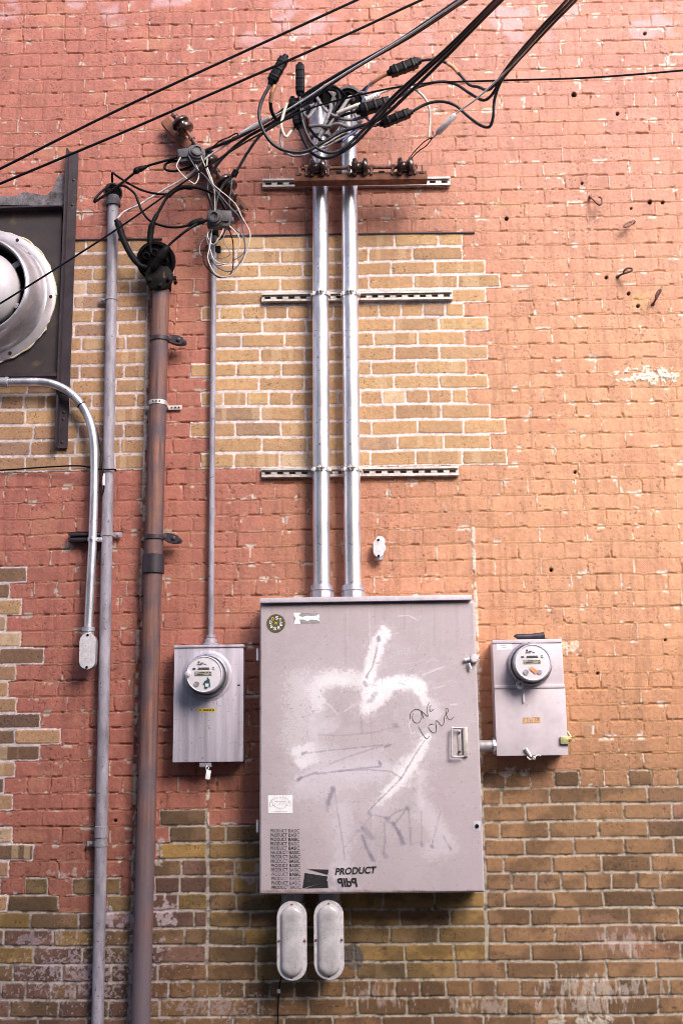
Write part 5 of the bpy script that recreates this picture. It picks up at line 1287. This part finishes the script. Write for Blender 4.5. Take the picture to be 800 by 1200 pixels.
# conductors leaving the two weatherheads
for px, r, m, lb_ in (
    ([(374, 117, .10), (368, 130, .17), (362, 138, .20), (358, 137, .22), (354, 130, .24), (353, 118, .26)], .0078, M['greywire'], 'grey conductor curling out of the left weatherhead to the upright connector'),
    ([(379, 124, .12), (385, 122, .17), (387, 128, .20), (381, 144, .21), (375, 158, .22), (369, 172, .22)], .0080, M['greywire'], 'grey conductor hanging straight down in front of the left riser'),
    ([(368, 122, .10), (361, 126, .15), (354, 133, .19), (349, 140, .22)], .0080, M['greywire'], 'short grey conductor behind the leaning connector'),
    ([(414, 117, .12), (410, 113, .15), (404, 122, .18), (397, 133, .20), (386, 146, .21), (376, 160, .21), (371, 172, .2)], .0082, M['greywire'], 'grey conductor from the right weatherhead crossing the left riser'),
    ([(407, 118, .11), (400, 127, .16), (392, 137, .20), (383, 148, .20), (380, 153, .18)], .0080, M['black'], 'black conductor between the two weatherheads'),
    ([(418, 122, .12), (424, 134, .17), (420, 146, .21), (410, 150, .23), (396, 146, .24), (385, 148, .23), (373, 147, .22), (362, 148, .22)], .0078, M['greywire'], 'grey conductor curving below both weatherheads'),
    ([(412, 125, .12), (419, 138, .17), (424, 148, .20), (432, 147, .22)], .0075, M['greywire'], 'grey conductor dropping beside the right riser'),
    ([(395, 133, .24), (405, 129, .245), (415, 125, .25), (422, 122.5, .25)], .0095, M['whitewire'], 'cream taped lead entering the lower black splice'),
    ([(330, 148, .28), (328, 162, .28), (330, 173, .28), (338, 181.5, .28), (348, 184, .28), (362, 180.5, .27), (380, 173, .26), (398, 163, .25), (410, 157, .22), (418, 152, .17)], .0050, M['greywire'], 'thin grey wire looping lowest under the weatherheads'),
    ([(336, 121, .29), (332, 132, .29), (330, 146, .29), (332, 157, .29), (336, 160, .28), (342, 153, .26), (350, 145, .22)], .0066, M['whitewire'], 'white wrapped lead hanging left of the leaning connector'),
    ([(372, 172, .25), (382, 167, .24), (394, 161, .23), (404, 154, .22), (411, 150, .2)], .0062, M['whitewire'], 'cream lead lying across both risers'),
    ([(401, 166, .24), (409, 159, .23), (416, 153, .22), (422, 146, .2)], .0058, M['bluewire'], 'short blue taped lead over the right riser'),
    ([(370, 112, .10), (376, 122, .17), (384, 131, .2), (398, 138, .22), (412, 141, .23), (430, 136, .24)], .0072, M['greywire'], 'grey conductor running level from the left weatherhead to the right'),
    ([(376, 108, .11), (384, 104, .15), (394, 108, .18), (398, 118, .19), (392, 130, .19), (384, 140, .19)], .0072, M['black'], 'black conductor bowing between the weatherhead rims'),
    ([(404, 112, .12), (396, 104, .16), (388, 101, .19), (374, 103, .21), (360, 112, .23), (353, 124, .25)], .0066, M['black'], 'black conductor crossing over the left weatherhead rim'),
    ([(416, 113, .12), (424, 108, .16), (432, 112, .18), (438, 120, .2), (446, 126, .22)], .0066, M['greywire'], 'grey conductor leaving the right weatherhead to the right'),
    ([(366, 119, .11), (360, 132, .16), (361, 146, .2), (368, 158, .22), (380, 166, .23), (396, 166, .23), (410, 158, .22), (421, 147, .21)], .0062, M['black'], 'black conductor bellying under both weatherheads'),
    ([(409, 123, .12), (405, 137, .17), (398, 150, .2), (388, 162, .22), (380, 174, .23)], .0064, M['greywire'], 'grey conductor slanting down across the right riser'),
    ([(434, 97, .2), (429, 106, .19), (426, 112, .18), (424, 120, .17)], .0040, M['bluewire'], 'small blue tie at the top right splice'),
    ([(428, 138, .24), (434, 143, .25), (440, 148, .26), (446, 144, .28)], .0045, M['bluewire'], 'small blue tie left of the lowest splice')):
    drop(px, r, m, lb_, GW, name='conductor')

# cables at the left cluster
GL = 'black taped leads between the left service heads and splice boxes'
drop([(132, 214, .10), (131.5, 206, .11), (132.5, 202.5, .12), (137, 206, .13), (151, 215, .13), (167, 223, .13), (184, 227, .13), (199, 227, .13), (211, 220.5, .13)], .0052, M['black'], 'black lead rising out of the mast head and sagging right', GL)
o = drop([(128, 218, .10), (120, 224, .13), (112.5, 232, .15), (111, 236.5, .15), (116, 233.5, .15), (130, 224, .15), (146, 212, .15), (158, 202.5, .15), (166, 197.5, .15), (176, 193.5, .15), (190, 189.5, .16), (208, 184.5, .16)], .0056, M['black'], 'black lead with hairpin loop from the mast head to the upper splice box', GL)
mb = MB(); mb.tube(path([(157, 203, .15), (161, 199.5, .15), (166, 197.5, .15), (172, 195, .15)], n=4), [.007, .010, .013, .0145, .0145, .014, .0135, .013, .012, .011, .009, .008, .007], 10, wob=.15); mb.build('taped_splice', M['tape'], o)
o = drop([(139, 218, .10), (144, 217.5, .12), (150, 220, .14), (158, 227, .14), (162, 236, .14), (166, 246, .14), (175, 258, .14), (190, 264.5, .14), (205, 266.5, .14), (219, 264.5, .14), (232, 260.5, .14), (244, 258, .14), (253, 257, .15)], .0056, M['black'], 'black lead sagging from the mast head to the lower splice box', GL)
mb = MB(); mb.tube(path([(221, 265, .14), (226, 262.5, .14), (234, 259.5, .14), (241, 258.5, .14)], n=4), [.008, .011, .014, .015, .0155, .0155, .0150, .015, .0145, .014, .012, .010, .007], 10, wob=.12); mb.build('taped_splice', M['tape'], o)
o = drop([(177, 298, .12), (176, 288, .13), (176.5, 272, .14), (179.5, 260.5, .15), (187, 246.5, .15), (197, 230, .15), (210, 220.5, .15), (225, 219.5, .15), (240, 222.5, .15), (256, 231.5, .15), (265, 246, .14)], .0066, M['black'], 'black lead arching from the black service head over to the lower splice box', GL)
mb = MB(); mb.tube(path([(177, 296, .12), (176, 284, .13), (177, 270, .14), (179.5, 260.5, .15), (184, 251.5, .15)], n=5), [.010]*4+[.014]*10+[.010]*7, 12, wob=.14); mb.tube(path([(197, 230, .15), (204, 223.5, .15), (213, 219.5, .15), (225, 219.5, .15)], n=5), .0110, 12, wob=.14); mb.build('taped_splice', M['tape'], o)
o = drop([(179, 315, .13), (187, 303, .15), (196, 290, .16), (205, 281, .16), (219, 270, .16), (231, 262, .145)], .0058, M['black'], 'black lead rising from the black service head to a taped joint', GL)
mb = MB(); mb.tube(path([(178.5, 316, .125), (183, 308.5, .14), (190, 298.5, .155), (197.5, 288.5, .16)], n=5), [.013]*2+[.0165]*12+[.013, .010], 12, wob=.14); mb.build('taped_splice', M['tape'], o)
drop([(209, 188.5, .15), (200, 189.5, .15), (194, 193, .15), (194, 198.5, .15), (203, 200.5, .15), (215, 198.5, .15), (227, 193.5, .15), (236, 187, .15)], .0058, M['black'], 'black loop hanging below the upper splice box', GL)
for px, r, m, lb_ in (
    ([(212, 184, .19), (208, 190, .2), (208, 196, .2), (216, 208, .2), (225, 215, .2), (229.5, 215.5, .2), (232, 208, .2), (231.5, 199, .19), (229, 192, .17)], .0030, M['whitewire'], 'cream wire loop hanging under the upper splice box'),
    ([(234, 178, .19), (237, 186, .2), (241, 194, .2), (248, 213.5, .2), (257, 222, .2), (268, 230, .2), (276, 241, .2), (283, 253, .2), (291.5, 271, .2), (292, 284, .2), (289, 299, .19), (279, 317, .18), (264, 324, .17), (251, 318.5, .16), (244.5, 304, .15), (245, 288, .14), (248, 272, .13)], .0026, M['whitewire'], 'longest cream wire loop, from the upper splice box round the thin conduit'),
    ([(243, 186, .19), (242, 194, .2), (245, 204, .2), (249, 214, .2), (252, 226, .19), (252, 247, .17)], .0030, M['whitewire'], 'cream wire hanging straight between the two splice boxes'),
    ([(221, 183, .2), (225, 190, .21), (231, 197, .21), (240, 206, .21), (248, 217, .21), (260, 233, .2), (270, 244, .2), (280, 256, .19), (286, 275, .18), (285.5, 299, .17), (271, 316.5, .16), (254, 312.5, .15), (247, 300, .14)], .0028, M['slatewire'], 'slate blue wire looping from the upper splice box to below the lower one'),
    ([(269, 265, .16), (276, 271, .17), (282, 281, .17), (279, 294, .16), (267, 309.5, .15), (253, 307, .14), (245.5, 294, .13), (243, 277, .12), (247, 268, .12)], .0027, M['whitewire'], 'cream wire ring close round the top of the thin conduit'),
    ([(267, 266, .15), (272, 279, .16), (274, 295, .16), (271, 318, .15), (257, 325, .14), (243, 315, .13), (238.5, 303, .13), (243, 290, .12), (258, 280, .12), (264, 270, .12)], .0026, M['black'], 'black wire ring hanging lowest on the thin conduit'),
    ([(262, 268, .15), (258, 278, .15), (251, 286, .14), (245, 280, .13), (243, 270, .12)], .0026, M['whitewire'], 'short cream wire bow directly under the lower splice box'),
    ([(249, 268, .14), (246, 284, .14), (246, 300, .14), (255, 311, .14), (269, 308, .14), (285, 296, .14), (284, 278, .14), (275, 268, .14)], .0024, M['slatewire'], 'slate wire ring behind the cream ones under the lower splice box'),
    ([(265, 270, .14), (262, 283, .14), (270, 296, .14), (262, 303, .13), (243, 302, .12), (233, 296, .11), (237, 284, .11), (247, 274, .12)], .0022, M['greywire'], 'thin grey wire ring reaching furthest left of the thin conduit'),
    ([(272, 209, .17), (270, 222, .17), (268, 238, .16), (272, 247, .14), (277, 248, .12), (280, 244, .1)], .0024, M['slatewire'], 'short slate wire at the lower end of the slanted rack'),
    ([(249, 173, .18), (258, 166, .2), (268, 160, .2), (276, 156.5, .2), (279, 158, .2), (272, 162, .19)], .0036, M['black'], 'short black tail sticking up right of the upper splice box')):
    drop(px, r, m, lb_, GT, 6, name='telephone_wire')

# =================================================================== CAMERA, LIGHT, WORLD
cam = bpy.data.cameras.new('camera'); co = bpy.data.objects.new('camera', cam); COL.objects.link(co)
cam.sensor_fit = 'VERTICAL'; cam.sensor_height = 36; cam.sensor_width = 24; cam.lens = F/1200*36; cam.clip_end = 500; cam.clip_start = .05
mw = Matrix(((AR[0], AU[0], -AF[0], 0), (AR[1], AU[1], -AF[1], -D), (AR[2], AU[2], -AF[2], EYE), (0, 0, 0, 1)))
co.matrix_world = mw; SC.camera = co

SUN_EL, SUN_AZ = math.radians(36), math.radians(28)     # azimuth from straight in front of the wall, towards the right
sd = Vector((math.sin(SUN_AZ)*math.cos(SUN_EL), -math.cos(SUN_AZ)*math.cos(SUN_EL), math.sin(SUN_EL)))
w = bpy.data.worlds.new('World'); SC.world = w; w.use_nodes = True
nt = w.node_tree; bg = nt.nodes['Background']; sky = nt.nodes.new('ShaderNodeTexSky'); sky.sky_type = 'NISHITA'; sky.sun_disc = False
sky.sun_elevation = SUN_EL; sky.sun_rotation = math.atan2(sd.x, sd.y); sky.air_density = 1.0; sky.dust_density = 2.8; sky.ozone_density = 1.0
nt.links.new(sky.outputs['Color'], bg.inputs['Color']); bg.inputs['Strength'].default_value = .12
sl = bpy.data.lights.new('sun', 'SUN'); sl.energy = 1.5; sl.angle = math.radians(32); sl.color = (1, .94, .885)
so = bpy.data.objects.new('sun', sl); COL.objects.link(so); so.rotation_euler = (-sd).to_track_quat('-Z', 'Y').to_euler()

# unseen building mass added behind the camera to shade the lower left of the wall
o = MB(); o.bx((-26, -11, 0), (2.6, -7.2, 9.5), .01); o.bx((2.6, -11, 0), (24, -7.4, 5.6), .01)
t = o.build('shade_block', M['concrete']); tag(t, 'unseen concrete building added behind the camera to shade the lower left', 'light blocker')

SC.render.engine = 'CYCLES'
SC.view_settings.view_transform = 'Standard'; SC.view_settings.look = 'None'; SC.view_settings.exposure = 1.60; SC.view_settings.gamma = 1.0
SC.cycles.use_denoising = True
SC.cycles.pixel_filter_type = 'BLACKMAN_HARRIS'; SC.cycles.filter_width = .9
SC.cycles.max_bounces = 6
